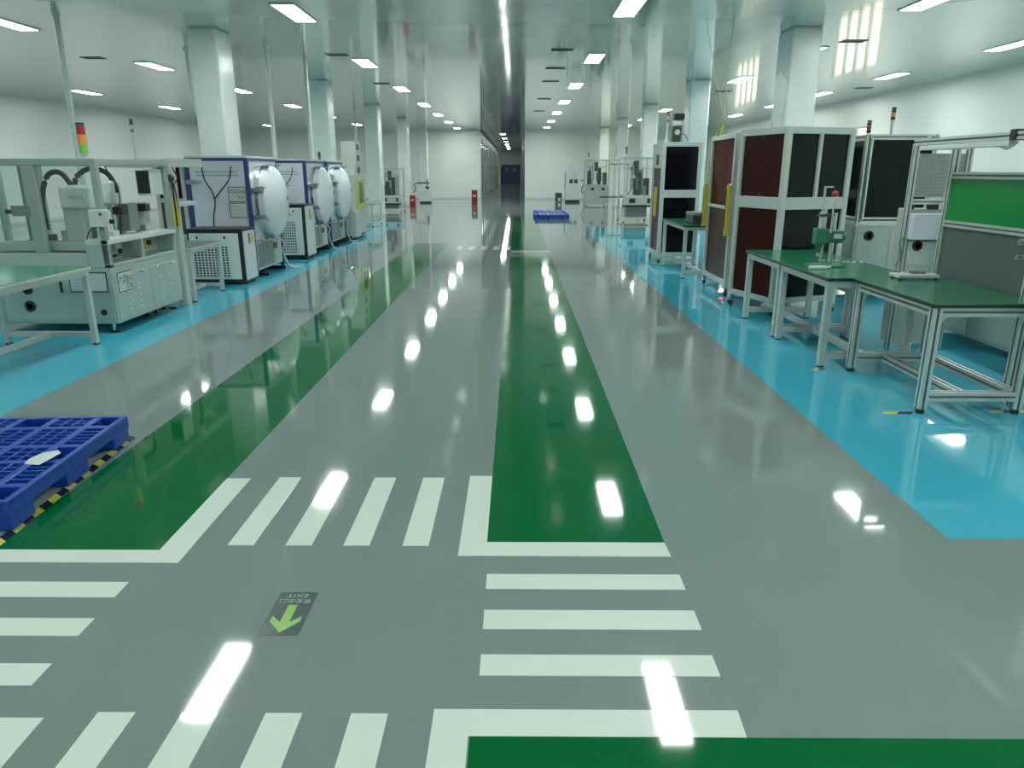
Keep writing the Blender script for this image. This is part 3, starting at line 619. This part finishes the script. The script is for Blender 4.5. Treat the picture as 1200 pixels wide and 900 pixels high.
red_box('red fire extinguisher box standing alone near the far passage', -2.2, 36.2, 0.28, 0.68)

# vertical conduits
for x, y, z0, lb in ((-6.72, 11.6, 1.0, 'white corrugated conduit dropping from the ceiling behind the robot machine'), (-4.64, 14.55, 1.80, 'white corrugated conduit dropping onto the middle furnace'), (-4.42, 16.35, 1.80, 'white corrugated conduit dropping onto the farthest furnace'), (-5.9, 28.0, 1.5, 'thin white conduit hanging between the left columns near the far wall')):
    t = T('conduit', lb, 'conduit', (x, y, H), 0, 'white ceiling conduits')
    n = int((H - z0) / 0.05); prof_ = []
    for q in range(n + 1): prof_ += [(0.048 if q % 2 else 0.038, -(H - z0) * q / n)]
    lathe(t, 'pipe', prof_, HOSEW, (0, 0, 0), 'z', 12); cyl(t, 'ceiling_rose', (0, 0, -0.03), (0, 0, 0), 0.06, WHITE)
t = T('conduit', 'white conduit curving down behind the nearest left column', 'conduit', (-6.3, 15.0, H), 0, 'white ceiling conduits')
tube(t, 'pipe', [(0, 0, 0), (0, 0, -0.7), (0.05, 0, -1.1), (0.2, 0, -1.45), (0.3, 0, -1.7), (0.3, 0, -3.6)], 0.035, HOSEW); cyl(t, 'ceiling_rose', (0, 0, -0.03), (0, 0, 0), 0.06, WHITE)

# ------------------------------------------------------------------ blue pallets
def pallet(label, loc, rz, W_=1.0, L_=1.2):            # x 0..W_, y 0..L_
    t = T('plastic_pallet', label, 'pallet', loc, rz, 'blue plastic pallets'); z1 = 0.15; zd = 0.125
    b = 0.03; bt = 0.022
    ex = [b, 0.16 * W_, 0.40 * W_, 0.60 * W_, 0.84 * W_, W_ - b]; ey = [b, 0.16 * L_, 0.41 * L_, 0.59 * L_, 0.84 * L_, L_ - b]
    box(t, 'deck_border', 0, W_, 0, b, zd, z1, BLUEPL); box(t, 'deck_border', 0, W_, L_ - b, L_, zd, z1, BLUEPL); box(t, 'deck_border', 0, b, b, L_ - b, zd, z1, BLUEPL); box(t, 'deck_border', W_ - b, W_, b, L_ - b, zd, z1, BLUEPL)
    for x0 in (0, W_ - 0.02): box(t, 'skirt', x0, x0 + 0.02, 0, L_, 0.075, zd, BLUEPL, 0.003)
    for y0 in (0, L_ - 0.02): box(t, 'skirt', 0.02, W_ - 0.02, y0, y0 + 0.02, 0.075, zd, BLUEPL, 0.003)
    for x in ex[1:-1]: box(t, 'deck_beam', x - bt, x + bt, b, L_ - b, 0.08, z1 - 0.001, BLUEPL)
    for y in ey[1:-1]: box(t, 'deck_beam', b, W_ - b, y - bt, y + bt, 0.08, z1 - 0.002, BLUEPL)
    for i in range(5):
        for j in range(5):
            x0, x1 = ex[i] + (bt if i else 0), ex[i + 1] - (bt if i < 4 else 0); y0, y1 = ey[j] + (bt if j else 0), ey[j + 1] - (bt if j < 4 else 0)
            if i % 2 == 0 and j % 2 == 0:                       # hollow foot, open from above
                box(t, 'foot_block', max(0.004, x0 - 0.026), min(W_ - 0.004, x1 + 0.026), max(0.004, y0 - 0.026), min(L_ - 0.004, y1 + 0.026), 0.0, 0.082, BLUEPL, 0.008)
                continue
            nx_, ny_ = max(1, round((x1 - x0) / 0.075)), max(1, round((y1 - y0) / 0.05))
            for q in range(1, nx_): xx = x0 + (x1 - x0) * q / nx_; box(t, 'rib', xx - 0.006, xx + 0.006, y0, y1, zd - 0.02, z1 - 0.003, BLUEPL, 0.001)
            for q in range(1, ny_): yy = y0 + (y1 - y0) * q / ny_; box(t, 'rib', x0, x1, yy - 0.006, yy + 0.006, zd - 0.02, z1 - 0.004, BLUEPL, 0.001)
    return t
pallet('large blue plastic pallet lying on the green lane at left', (-3.29, 2.90, 0.002), R(3.5))
pallet('blue plastic pallet in the far aisle, front one of two', (0.62, 25.2, 0), 0, 1.16, 1.2)
pallet('blue plastic pallet in the far aisle, rear one of two', (0.60, 26.9, 0), 0, 1.16, 1.2)
# white wrapper on the pallet
bm = bmesh.new(); V = [bm.verts.new(p) for p in [(0, 0, 0.002), (0.09, -0.02, 0.004), (0.12, 0.12, 0.014), (0.07, 0.17, 0.010), (0.02, 0.12, 0.014), (-0.01, 0.06, 0.006), (0.06, 0.07, 0.018)]]
for a in range(6): bm.faces.new((V[a], V[(a + 1) % 6], V[6]))
o = tag(mesh_obj('plastic_wrap', bm, WHITE, None, (-2.50, 3.40, 0.151)), 'crumpled white plastic wrap lying on the blue pallet edge', 'wrap')
# hazard tapes
def hazard(label, x, y, length, rz, wd=0.05, n=None):
    t = T('hazard_tape', label, 'floor tape', (x, y, 0.0012), rz, 'yellow and black floor tapes'); n = n or max(2, int(length / 0.08)); sg = length / n
    for k in range(n):
        u = k * sg; sk = wd * 0.8
        prism(t, 'stripe', [(u, 0), (u + sg, 0), (u + sg + sk, wd), (u + sk, wd)], 0, 0.0008, (F_YELLOW, F_BLACK)[k % 2])
hazard('yellow and black tape on the green lane along the large blue pallet', -2.262, 2.80, 1.38, R(90 + 3.5), 0.05, 18)
hazard('yellow and black tape in front of the left aluminium table leg', 2.47, 4.665, 0.20, 0)
hazard('yellow and black tape at the right leg of the aluminium table', 3.22, 4.70, 0.26, 0)
hazard('short yellow and black tape by the green bench leg', 2.43, 5.79, 0.10, 0)
# exit sticker on the floor
t = T('exit_sticker', 'dark floor sticker with lime arrow and exit lettering', 'floor sticker', (-0.845, 2.345, 0.0))
box(t, 'sheet', -0.073, 0.073, -0.137, 0.137, 0.0, 0.0012, STICK, 0)
prism(t, 'arrow', [(0, -0.122), (0.055, -0.055), (0.055, -0.02), (0.017, -0.06), (0.017, 0.05), (-0.017, 0.05), (-0.017, -0.06), (-0.055, -0.02), (-0.055, -0.055)], 0.0012, 0.0018, STICKG)
text(t, 'lettering', '安全出口', 0.031, STICKT, (0, 0.078, 0.0014), (0, 0, math.pi), sx=1.0); text(t, 'lettering', 'EXIT', 0.032, STICKT, (0, 0.113, 0.0014), (0, 0, math.pi), sx=1.25)

# ------------------------------------------------------------------ RIGHT SIDE
# benches with green mats
tC = table('workbench', 'white legged bench with green top, nearer of the two carrying the press', (2.52, 5.88, 0), 0.74, 1.09, 0.75, 0.055, ALUW, TMAT, EDGE)
tB = table('workbench', 'white legged bench with green top beside the large dark glazed cabinet', (2.52, 7.02, 0), 0.74, 1.0, 0.75, 0.055, ALUW, TMAT, EDGE)
tD = table('aluminium_workbench', 'slotted aluminium bench with green top in front of the green screen', (2.71, 4.67, 0), 0.70, 1.13, 0.755, 0.06, ALU, TMAT, EDGE, profile=True, low=0.12)
for y in (0.06, 1.10):
    for x, sx_ in ((0.06, 1), (0.64, -1)):
        prism_pts = [(0, 0), (0.06 * sx_, 0), (0, -0.06)]
        bm = bmesh.new(); a = [bm.verts.new((x + p[0], y - 0.03, 0.667 + p[1])) for p in prism_pts]; b = [bm.verts.new((x + p[0], y - 0.01, 0.667 + p[1])) for p in prism_pts]
        bm.faces.new(a); bm.faces.new(b[::-1])
        for i in range(3): bm.faces.new((a[i], a[(i + 1) % 3], b[(i + 1) % 3], b[i]))
        mesh_obj('corner_bracket', bm, ALU, tD)
box(tD, 'socket_box', 0.46, 0.53, 1.06, 1.10, 0.56, 0.66, WHITE)
# screen partition along the bench back
m = T('partition_screen', 'aluminium framed screen with green panel above grey panel behind the bench', 'partition', (3.46, 4.30, 0))
for y in (0.0, 0.62, 1.72): prof(m, 'post', 'z', 0.0, 1.56 if y < 1 else 1.80, (0.0, y), 0.05)
Y0, Y1 = 0.645, 1.695
for a, b in ((0.025, 0.595), (Y0, Y1)):
    for z in (1.545, 1.175, 0.64): prof(m, 'rail', 'y', a, b, (0.0, z), 0.05)
    box(m, 'green_panel', -0.006, 0.006, a, b, 1.20, 1.52, GREENP, 0, label='green acrylic panel'); box(m, 'grey_panel', -0.006, 0.006, a, b, 0.665, 1.15, GREYP, 0, label='dark grey panel')
for z in (1.12, 1.02): cyl(m, 'hose_coupling', (-0.03, 0.66, z), (-0.09, 0.66, z), 0.022, CHROME)
prof(m, 'overhead_beam', 'y', -0.2, 1.95, (-0.20, 1.80), 0.05); prof(m, 'overhead_arm', 'x', -0.2, 0.0, (1.72, 1.76), 0.04); prof(m, 'overhead_arm', 'x', -0.2, 0.0, (0.0, 1.76), 0.04)
prof(m, 'post', 'z', 1.56, 1.78, (0.0, 0.0), 0.05)
box(m, 'light_bar', -0.225, -0.175, 0.75, 1.85, 1.735, 1.77, WHITE, 0.006); box(m, 'beam_clip', -0.235, -0.165, 0.68, 0.74, 1.77, 1.84, BLACK)
tube(m, 'cable', [(-0.2, 0.7, 1.76), (-0.2, 0.8, 1.72), (-0.2, 0.9, 1.755)], 0.008, WHITE)
# white fixture plate on the bench
m = T('fixture_stand', 'white plate stand with clear block on the aluminium bench end', 'stand', (3.00, 5.72, 0.755))
box(m, 'base_plate', 0, 0.32, 0, 0.16, 0.015, 0.04, WHITE, 0.004); 
for x in (0.02, 0.30):
    for y in (0.02, 0.14): cyl(m, 'foot', (x, y, 0), (x, y, 0.015), 0.012, BLACK, 10)
box(m, 'clear_block', 0.11, 0.26, 0.04, 0.14, 0.04, 0.11, ACRYL, 0.003); box(m, 'holder', 0.13, 0.24, 0.06, 0.12, 0.04, 0.06, SGREY)
# arbor press
m = T('arbor_press', 'small green hand press with red knob on the green bench', 'press', (2.78, 6.62, 0.75))
box(m, 'base_plate', -0.13, 0.14, -0.10, 0.14, 0.0, 0.018, PRESSG, 0.006); cyl(m, 'column', (0.07, 0.06, 0.018), (0.07, 0.06, 0.47), 0.021, CHROME); cyl(m, 'guide_rod', (0.0, 0.10, 0.018), (0.0, 0.10, 0.50), 0.014, CHROME)
hd = box(m, 'head', -0.02, 0.13, -0.04, 0.12, 0.21, 0.32, PRESSG, 0.012); box(m, 'ram_housing', -0.12, -0.02, -0.05, 0.05, 0.20, 0.34, PRESSG, 0.012); cyl(m, 'ram', (-0.07, 0.0, 0.12), (-0.07, 0.0, 0.20), 0.02, PRESSG, 14, 0.035); cyl(m, 'ram_nut', (-0.07, 0, 0.09), (-0.07, 0, 0.12), 0.015, CHROME)
box(hd, 'name_plate', 0.04, 0.11, -0.044, -0.04, 0.25, 0.29, WHITE, 0); cyl(hd, 'hub', (0.13, 0.04, 0.26), (0.17, 0.04, 0.26), 0.035, SGREY)
cyl(m, 'air_cylinder', (-0.07, 0.0, 0.34), (-0.07, 0.0, 0.48), 0.022, ALU); box(m, 'cylinder_cap', -0.10, 0.02, -0.03, 0.03, 0.44, 0.46, DGREY)
cyl(m, 'lever', (0.0, -0.05, 0.30), (0.0, -0.05, 0.62), 0.007, CHROME, 10); lathe(m, 'red_knob', [(0.001, -0.028), (0.018, -0.024), (0.028, -0.008), (0.028, 0.008), (0.018, 0.024), (0.001, 0.028)], REDK, (0.0, -0.05, 0.635), 'z', 20)
box(m, 'stroke_bracket', -0.078, -0.062, -0.01, 0.01, 0.48, 0.70, ALU); box(m, 'stroke_bracket', -0.062, 0.0, -0.01, 0.01, 0.685, 0.70, ALU)
t = T('white_tool', 'white hand tool lying at the foot of the green press', 'tool', (2.56, 6.36, 0.75), R(12)); box(t, 'body', 0, 0.16, 0, 0.05, 0.0, 0.03, WHITE, 0.01); cyl(t, 'nozzle', (0.16, 0.025, 0.015), (0.21, 0.025, 0.015), 0.009, WHITE); box(t, 'trigger', 0.03, 0.07, 0.05, 0.07, 0.004, 0.02, WHITE)
rr = random.Random(4)
for q in range(9):
    x, y = 2.92 + 0.035 * q + 0.02 * rr.random(), 7.0 + 0.12 * rr.random() - 0.03 * q
    tag(box(None, 'small_part', x, x + 0.028, y, y + 0.02, 0.75, 0.762, WHITE, 0.003), 'tiny white part scattered on the green bench behind the press', 'part', 'tiny white parts on the bench')

# instrument rack behind the screen
m = T('instrument_rack', 'tall pale rack with perforated panel behind the green screen', 'rack', (3.42, 6.55, 0))
bx = lambda *a, **k: box(m, *a, **k)
bx('body', 0.0, 0.46, 0.01, 0.16, 0.06, 1.26, BEIGE, 0.006); bx('side_cover', 0.36, 0.44, -0.12, -0.03, 0.75, 1.22, SGREY)
for x in (0.0, 0.46): prof(m, 'post', 'z', 0.0, 1.80, (x, 0.0), 0.045)
prof(m, 'rail', 'x', 0.0225, 0.4375, (0.0, 1.775), 0.045); prof(m, 'rail', 'x', 0.0225, 0.4375, (0.0, 1.32), 0.045)
bx('perforated_panel', 0.03, 0.43, -0.01, 0.0, 1.36, 1.72, MESHM, 0); 
bm = bmesh.new()
for i in range(14):
    for j in range(12): bm_cyl(bm, (0.05 + i * 0.0277, -0.0105, 1.38 + j * 0.029), (0.05 + i * 0.0277, -0.0125, 1.38 + j * 0.029), 0.0045, None, 6)
mesh_obj('perforations', bm, SGREY, m)
bx('white_box', 0.02, 0.34, -0.10, 0.0, 1.00, 1.22, LILAC, 0.006); bx('display', 0.16, 0.26, -0.02, 0.0, 1.255, 1.31, BLACK); bx('display', 0.03, 0.05, -0.02, 0.0, 1.255, 1.31, BLACK)
bx('front_cover', 0.05, 0.33, -0.005, 0.01, 0.70, 0.98, WHITE); fan(m, 0.13, -0.005, 0.94, 0.045)
tube(m, 'cable', [(0.0, -0.03, 1.02), (-0.05, -0.05, 0.98), (-0.03, -0.06, 0.85), (-0.06, -0.05, 0.77)], 0.010, SGREY)

# glazed machine with two signal towers
m = T('glazed_machine', 'aluminium framed glazed machine on grey cabinet with two signal towers', 'machine', (4.22, 9.25, 0))
bx = lambda *a, **k: box(m, *a, **k)
w_, l_ = 0.86, 0.85
bx('base_cabinet', 0, w_, 0, l_, 0.08, 0.92, BEIGE, 0.008)
for k in range(2):
    dr = bx('door', 0.03 + k * 0.41, 0.41 + k * 0.42, -0.012, 0, 0.12, 0.88, BEIGE); 
fan(m, 0.17, -0.013, 0.80, 0.06)
bx('side_door', -0.010, 0, 0.05, l_ - 0.05, 0.12, 0.88, BEIGE); cyl(m, 'lock', (-0.01, 0.1, 0.4), (-0.02, 0.1, 0.4), 0.012, CHROME)
bx('deck', -0.01, w_ + 0.01, -0.01, l_ + 0.01, 0.92, 0.96, ALU)
frame_box(m, 0, w_, 0, l_, 0.96, 2.0, 0.06, ALU, True, rails_at=(1.97, 0.99))
ip = bx('glass_door', 0.07, w_ - 0.07, -0.02, -0.008, 1.01, 1.95, SMOKE, 0); 
for a, b, c, d in ((0.045, 0.07, 1.0, 1.96), (w_ - 0.07, w_ - 0.045, 1.0, 1.96)): box(ip, 'door_frame', a, b, -0.03, -0.005, c, d, ALU)
for c in (1.0, 1.935): box(ip, 'door_frame', 0.07, w_ - 0.07, -0.03, -0.005, c, c + 0.025, ALU)
bx('side_glass', 0.02, 0.028, 0.07, l_ - 0.07, 1.03, 1.93, SMOKE, 0); bx('display_unit', 0.70, 0.85, -0.05, -0.03, 1.92, 1.98, WHITE); bx('display_glass', 0.74, 0.83, -0.055, -0.05, 1.935, 1.97, BLACK, 0)
for k in range(2): box(ip, 'handle', 0.62, 0.635, -0.06, -0.03, 1.35, 1.55, CHROME)
signal_tower(m, 0.14, 0.3, 2.0, 0.03, (BLACK, REDM, BLACK), 0.026, 0.042); signal_tower(m, 0.42, 0.3, 2.0, 0.14, (WHITE, DGREY, ORANGE, DGREY), 0.026, 0.042)
for x in (0.08, w_ - 0.08):
    for y in (0.08, l_ - 0.08): foot(m, x, y, 0.08, 0.035)

# large dark glazed cabinet, turned about 20 degrees
m = T('dark_glazed_cabinet', 'large white framed cabinet with dark smoked panels behind the green bench', 'cabinet', (2.86, 8.10, 0), R(19))
bx = lambda *a, **k: box(m, *a, **k)
w_, l_, h_, s = 0.89, 0.84, 2.02, 0.062
frame_box(m, 0, w_, 0, l_, 0.09, h_, s, ALUW, rails_at=(h_ - s / 2,))
for y in (0.0, l_ - s):
    bx('mid_beam', s, w_ - s, y, y + s, 1.17, 1.30, ALUW); bx('bottom_rail', s, w_ - s, y, y + s, 0.14, 0.20, ALUW)
for x in (0.0, w_ - s):
    bx('mid_beam', x, x + s, s, l_ - s, 1.17, 1.30, ALUW); bx('bottom_rail', x, x + s, s, l_ - s, 0.14, 0.20, ALUW)
bx('mid_post', w_ / 2 - 0.02, w_ / 2 + 0.02, 0.0, 0.05, 1.30, h_ - s, ALUW)
for z0, z1 in ((0.20, 1.17), (1.30, h_ - s)):
    bx('side_panel', 0.028, 0.036, s, l_ - s, z0, z1, BROWN, 0); bx('back_panel', s, w_ - s, l_ - 0.04, l_ - 0.03, z0, z1, SMOKE, 0); bx('side_panel', w_ - 0.036, w_ - 0.028, s, l_ - s, z0, z1, SMOKE, 0)
    if z0 < 1: bx('front_panel', s, w_ - s, 0.028, 0.036, z0, z1, SMOKE, 0)
    else: bx('front_panel', s, w_ / 2 - 0.02, 0.028, 0.036, z0, z1, SMOKE, 0); bx('front_panel', w_ / 2 + 0.02, w_ - s, 0.028, 0.036, z0, z1, SMOKE, 0)
    for yy in (s + 0.03, l_ / 2, l_ - s - 0.03):
        for zz in (z0 + 0.03, z1 - 0.03): bolts(m, [(0.026, yy, zz)], 'x')
bx('roof_panel', 0.01, w_ - 0.01, 0.01, l_ - 0.01, h_ - 0.005, h_ + 0.01, ALUW)
for x in (0.03, w_ - 0.03):
    for y in (0.03, l_ - 0.03): caster(m, x, y)

# amber machine with yellow light curtains
m = T('amber_machine', 'open fronted machine with amber panel and two yellow light curtains', 'machine', (2.70, 9.45, 0))
bx = lambda *a, **k: box(m, *a, **k)
w_, l_, h_, s = 0.9, 1.18, 2.03, 0.06
frame_box(m, 0, w_, 0, l_, 0.10, h_, s, ALUW, rails_at=(h_ - s / 2, 0.17)); bx('mid_rail', 0, 0.04, s, l_ - s, 1.10, 1.14, ALUW); bx('inner_post', 0.02, 0.06, 0.20, 0.24, 1.14, 1.42, ALUW); bx('inner_rail', 0.02, 0.06, 0.06, 0.20, 1.38, 1.42, ALUW)
bx('amber_panel', 0.03, 0.038, s, l_ - s, 1.14, h_ - s, AMBER, 0, label='translucent amber panel'); bx('lower_panel', 0.03, 0.038, s, l_ - s, 0.20, 1.10, BROWN, 0); bx('far_panel', s, w_ - s, l_ - 0.035, l_ - 0.025, 0.2, h_ - s, AMBER, 0); bx('near_panel', s, w_ - s, 0.025, 0.035, 0.2, h_ - s, BROWN, 0)
bx('inner_table', 0.08, w_ - 0.1, 0.1, l_ - 0.1, 0.95, 1.0, SGREY); bx('inner_press', 0.35, 0.6, 0.4, 0.7, 1.0, 1.7, DGREY); bx('inner_arm', 0.2, 0.6, 0.5, 0.6, 1.5, 1.58, SGREY)
for y in (-0.02, l_ - 0.03): lc = bx('light_curtain', -0.06, -0.005, y, y + 0.05, 0.82 if y > 0 else 0.78, 1.40, YEL); box(lc, 'lens', -0.066, -0.06, y + 0.018, y + 0.032, 0.86, 1.36, BLACK, 0)
for x in (0.03, w_ - 0.03):
    for y in (0.03, l_ - 0.03): caster(m, x, y)
tube(m, 'yellow_hose', [(-0.02, 1.15, 1.40), (0.0, 1.2, 1.7), (0.05, 1.2, 2.0), (0.10, 1.15, 2.2)], 0.012, HOSEY)
lathe(m, 'lamp_cone', [(0.035, 0), (0.035, 0.01), (0.015, 0.14), (0.015, 0.16)], YELG, (0.12, l_ - 0.08, h_), 'z', 16)
t = T('yellow_hose', 'thin yellow hoses hanging from the ceiling above the amber machine', 'hose', (3.3, 12.2, H))
tube(t, 'hose', [(0, 0, 0), (-0.15, -0.5, -0.6), (-0.3, -1.0, -1.1), (-0.45, -1.6, -1.55)], 0.007, HOSEY); tube(t, 'hose', [(-0.45, -0.1, 0), (-0.42, -0.6, -0.7), (-0.45, -1.6, -1.56)], 0.006, HOSEY)

# black panel cabinet
m = T('black_panel_cabinet', 'narrow white framed cabinet with black panels and a camera unit on top', 'cabinet', (2.48, 13.0, 0))
bx = lambda *a, **k: box(m, *a, **k)
w_, l_, h_, s = 0.68, 0.9, 2.04, 0.065
frame_box(m, 0, w_, 0, l_, 0.10, h_, s, ALUW, rails_at=(h_ - s / 2, 0.16)); 
for y in (0.0, l_ - s): bx('mid_beam', s, w_ - s, y, y + s, 1.13, 1.26, ALUW)
for z0, z1 in ((0.19, 1.13), (1.26, h_ - s)): bx('front_panel', s, w_ - s, 0.01, 0.02, z0, z1, BLACKP, 0); bx('far_panel', s, w_ - s, l_ - 0.03, l_ - 0.02, z0, z1, BLACKP, 0)
bx('side_panel', 0.03, 0.04, s, l_ - s, 0.19, 1.62, BROWN, 0); bx('side_board', 0.0, 0.04, s, l_ - s, 1.62, h_ - s, ALUW, 0); bx('side_switch', -0.02, 0.0, 0.3, 0.45, 1.68, 1.85, DGREY); bx('side_panel', w_ - 0.04, w_ - 0.03, s, l_ - s, 0.19, h_ - s, BLACKP, 0)
bx('light_curtain', -0.045, 0.0, 0.30, 0.36, 0.80, 1.30, YEL)
bx('roof_panel', 0.01, w_ - 0.01, 0.01, l_ - 0.01, h_ - 0.005, h_ + 0.008, ALUW)
for x in (0.035, w_ - 0.035):
    for y in (0.035, l_ - 0.035): caster(m, x, y)
lathe(m, 'tower_base', [(0.05, 0), (0.05, 0.01), (0.015, 0.08), (0.015, 0.1)], WHITE, (0.08, 0.12, h_ + 0.008), 'z', 16); signal_tower(m, 0.08, 0.12, h_ + 0.1, 0.18, (WHITE, SGREY, WHITE, SGREY), 0.026, 0.05)
un = bx('camera_unit', 0.18, 0.32, 0.10, 0.24, h_ + 0.008, h_ + 0.27, DGREY, 0.01); cyl(un, 'camera_lens', (0.25, 0.10, h_ + 0.17), (0.25, 0.07, h_ + 0.17), 0.045, WHITE); box(un, 'white_head', 0.17, 0.33, 0.11, 0.24, h_ + 0.27, h_ + 0.36, WHITE, 0.015); box(un, 'display_head', 0.19, 0.36, 0.08, 0.24, h_ + 0.37, h_ + 0.47, BLACK, 0.01)
tube(un, 'cable', [(0.33, 0.2, h_ + 0.15), (0.42, 0.2, h_ + 0.12), (0.47, 0.2, h_ + 0.02)], 0.008, SGREY)
table('side_bench', 'green topped bench with a grey device in front of the black panel cabinet', (2.50, 11.05, 0), 0.58, 1.62, 0.80, 0.05, ALUW, TMAT, EDGE)
m = T('bench_device', 'dark grey stacked device on the bench before the black panel cabinet', 'device', (2.66, 11.25, 0.80))
for k in range(3): box(m, 'layer', 0, 0.36, 0, 0.5, 0.012 + k * 0.055, 0.06 + k * 0.055, SGREY if k == 2 else DGREY, 0.01)
for x in (0.04, 0.32):
    for y in (0.05, 0.45): cyl(m, 'foot', (x, y, 0), (x, y, 0.012), 0.015, RUBBER, 10)
box(m, 'top_cap', 0.2, 0.34, 0.1, 0.3, 0.17, 0.19, WHITE, 0.006)

# far right machines
frame_machine('frame_machine', 'open legged frame machine with dark tooling just before the third right column', (3.34, 23.6, 0), 0.95, 1.3, 1.99, 0.80, BEIGE, False, 11)
frame_machine('frame_machine', 'pale closed base machine with clear guarded top beside the far blue pallets', (3.15, 34.6, 0), 1.08, 1.2, 2.07, 0.93, MGREY, True, 5)
m = T('conveyor_arm', 'thin dark conveyor reaching out from the far right frame machine', 'conveyor', (2.95, 26.6, 0))
box(m, 'belt', 0, 0.9, 0, 0.3, 0.66, 0.70, DGREY); 
for x in (0.05, 0.82): box(m, 'leg', x, x + 0.04, 0.1, 0.14, 0, 0.66, ALUW)
box(m, 'top_bar', 0.3, 1.0, 0.1, 0.14, 1.78, 1.82, SGREY); box(m, 'bar_post', 0.92, 0.97, 0.1, 0.15, 0.70, 1.78, ALUW)
m = T('filling_machine', 'slim white machine with cables against the far wall on the right', 'machine', (2.50, 38.9, 0))
box(m, 'body', 0.0, 0.78, 0, 0.6, 0.12, 1.62, WHITE, 0.02); box(m, 'plinth', 0.02, 0.76, 0.02, 0.58, 0.0, 0.12, BLACK); box(m, 'head', 0.15, 0.5, 0.05, 0.5, 1.62, 2.0, WHITE, 0.02)
for q in range(2): box(m, 'display', 0.2 + q * 0.25, 0.38 + q * 0.25, -0.012, 0, 0.95, 1.15, DGREY)
box(m, 'side_strip', -0.03, 0.0, 0.05, 0.12, 0.7, 1.5, DGREY); tube(m, 'cable', [(0.8, 0.1, 1.1), (0.98, 0.1, 1.05), (0.85, 0.1, 0.6), (1.0, 0.1, 0.4), (1.12, 0.1, 0.55)], 0.022, BLACK)
m = T('equipment_box', 'small dark grey box with white label beside the slim white machine', 'box', (1.98, 38.9, 0)); box(m, 'body', 0, 0.36, 0, 0.4, 0.0, 0.48, SGREY, 0.012); box(m, 'front', 0.02, 0.34, -0.006, 0, 0.02, 0.46, DGREY, 0); box(m, 'label', 0.15, 0.28, -0.009, -0.006, 0.06, 0.22, WHITE, 0)
# grey cabinets against the right wall seen above the screen
m = T('wall_equipment', 'pale equipment stand with dark screen near the right wall above the green panel', 'machine', (7.2, 12.2, 0))
box(m, 'cabinet', -0.3, 0.6, 0, 0.7, 0.05, 1.35, BEIGE, 0.01); box(m, 'screen_arm', -0.12, -0.06, 0.1, 0.18, 1.35, 1.78, ALUW); box(m, 'screen', -0.12, 0.12, 0.06, 0.1, 1.52, 1.72, DGREY, 0.005); box(m, 'screen_bezel', -0.15, 0.16, 0.10, 0.14, 1.49, 1.76, ALUW, 0.005)
m = T('low_cabinet', 'long low grey cabinet on the blue floor behind the screened bench', 'cabinet', (4.22, 4.0, 0))
box(m, 'body', 0, 0.55, 0, 3.6, 0.08, 0.62, MGREY, 0.008); box(m, 'top', -0.02, 0.57, -0.02, 3.62, 0.62, 0.65, SGREY, 0.004)
for k in range(4): d_ = box(m, 'door', -0.012, 0, 0.03 + k * 0.89, 0.89 + k * 0.89, 0.11, 0.59, MGREY, 0.003); box(d_, 'handle', -0.03, -0.012, 0.75 + k * 0.89, 0.77 + k * 0.89, 0.35, 0.5, CHROME)
for x in (0.06, 0.49):
    for y in (0.08, 1.8, 3.5): foot(m, x, y, 0.08, 0.035)
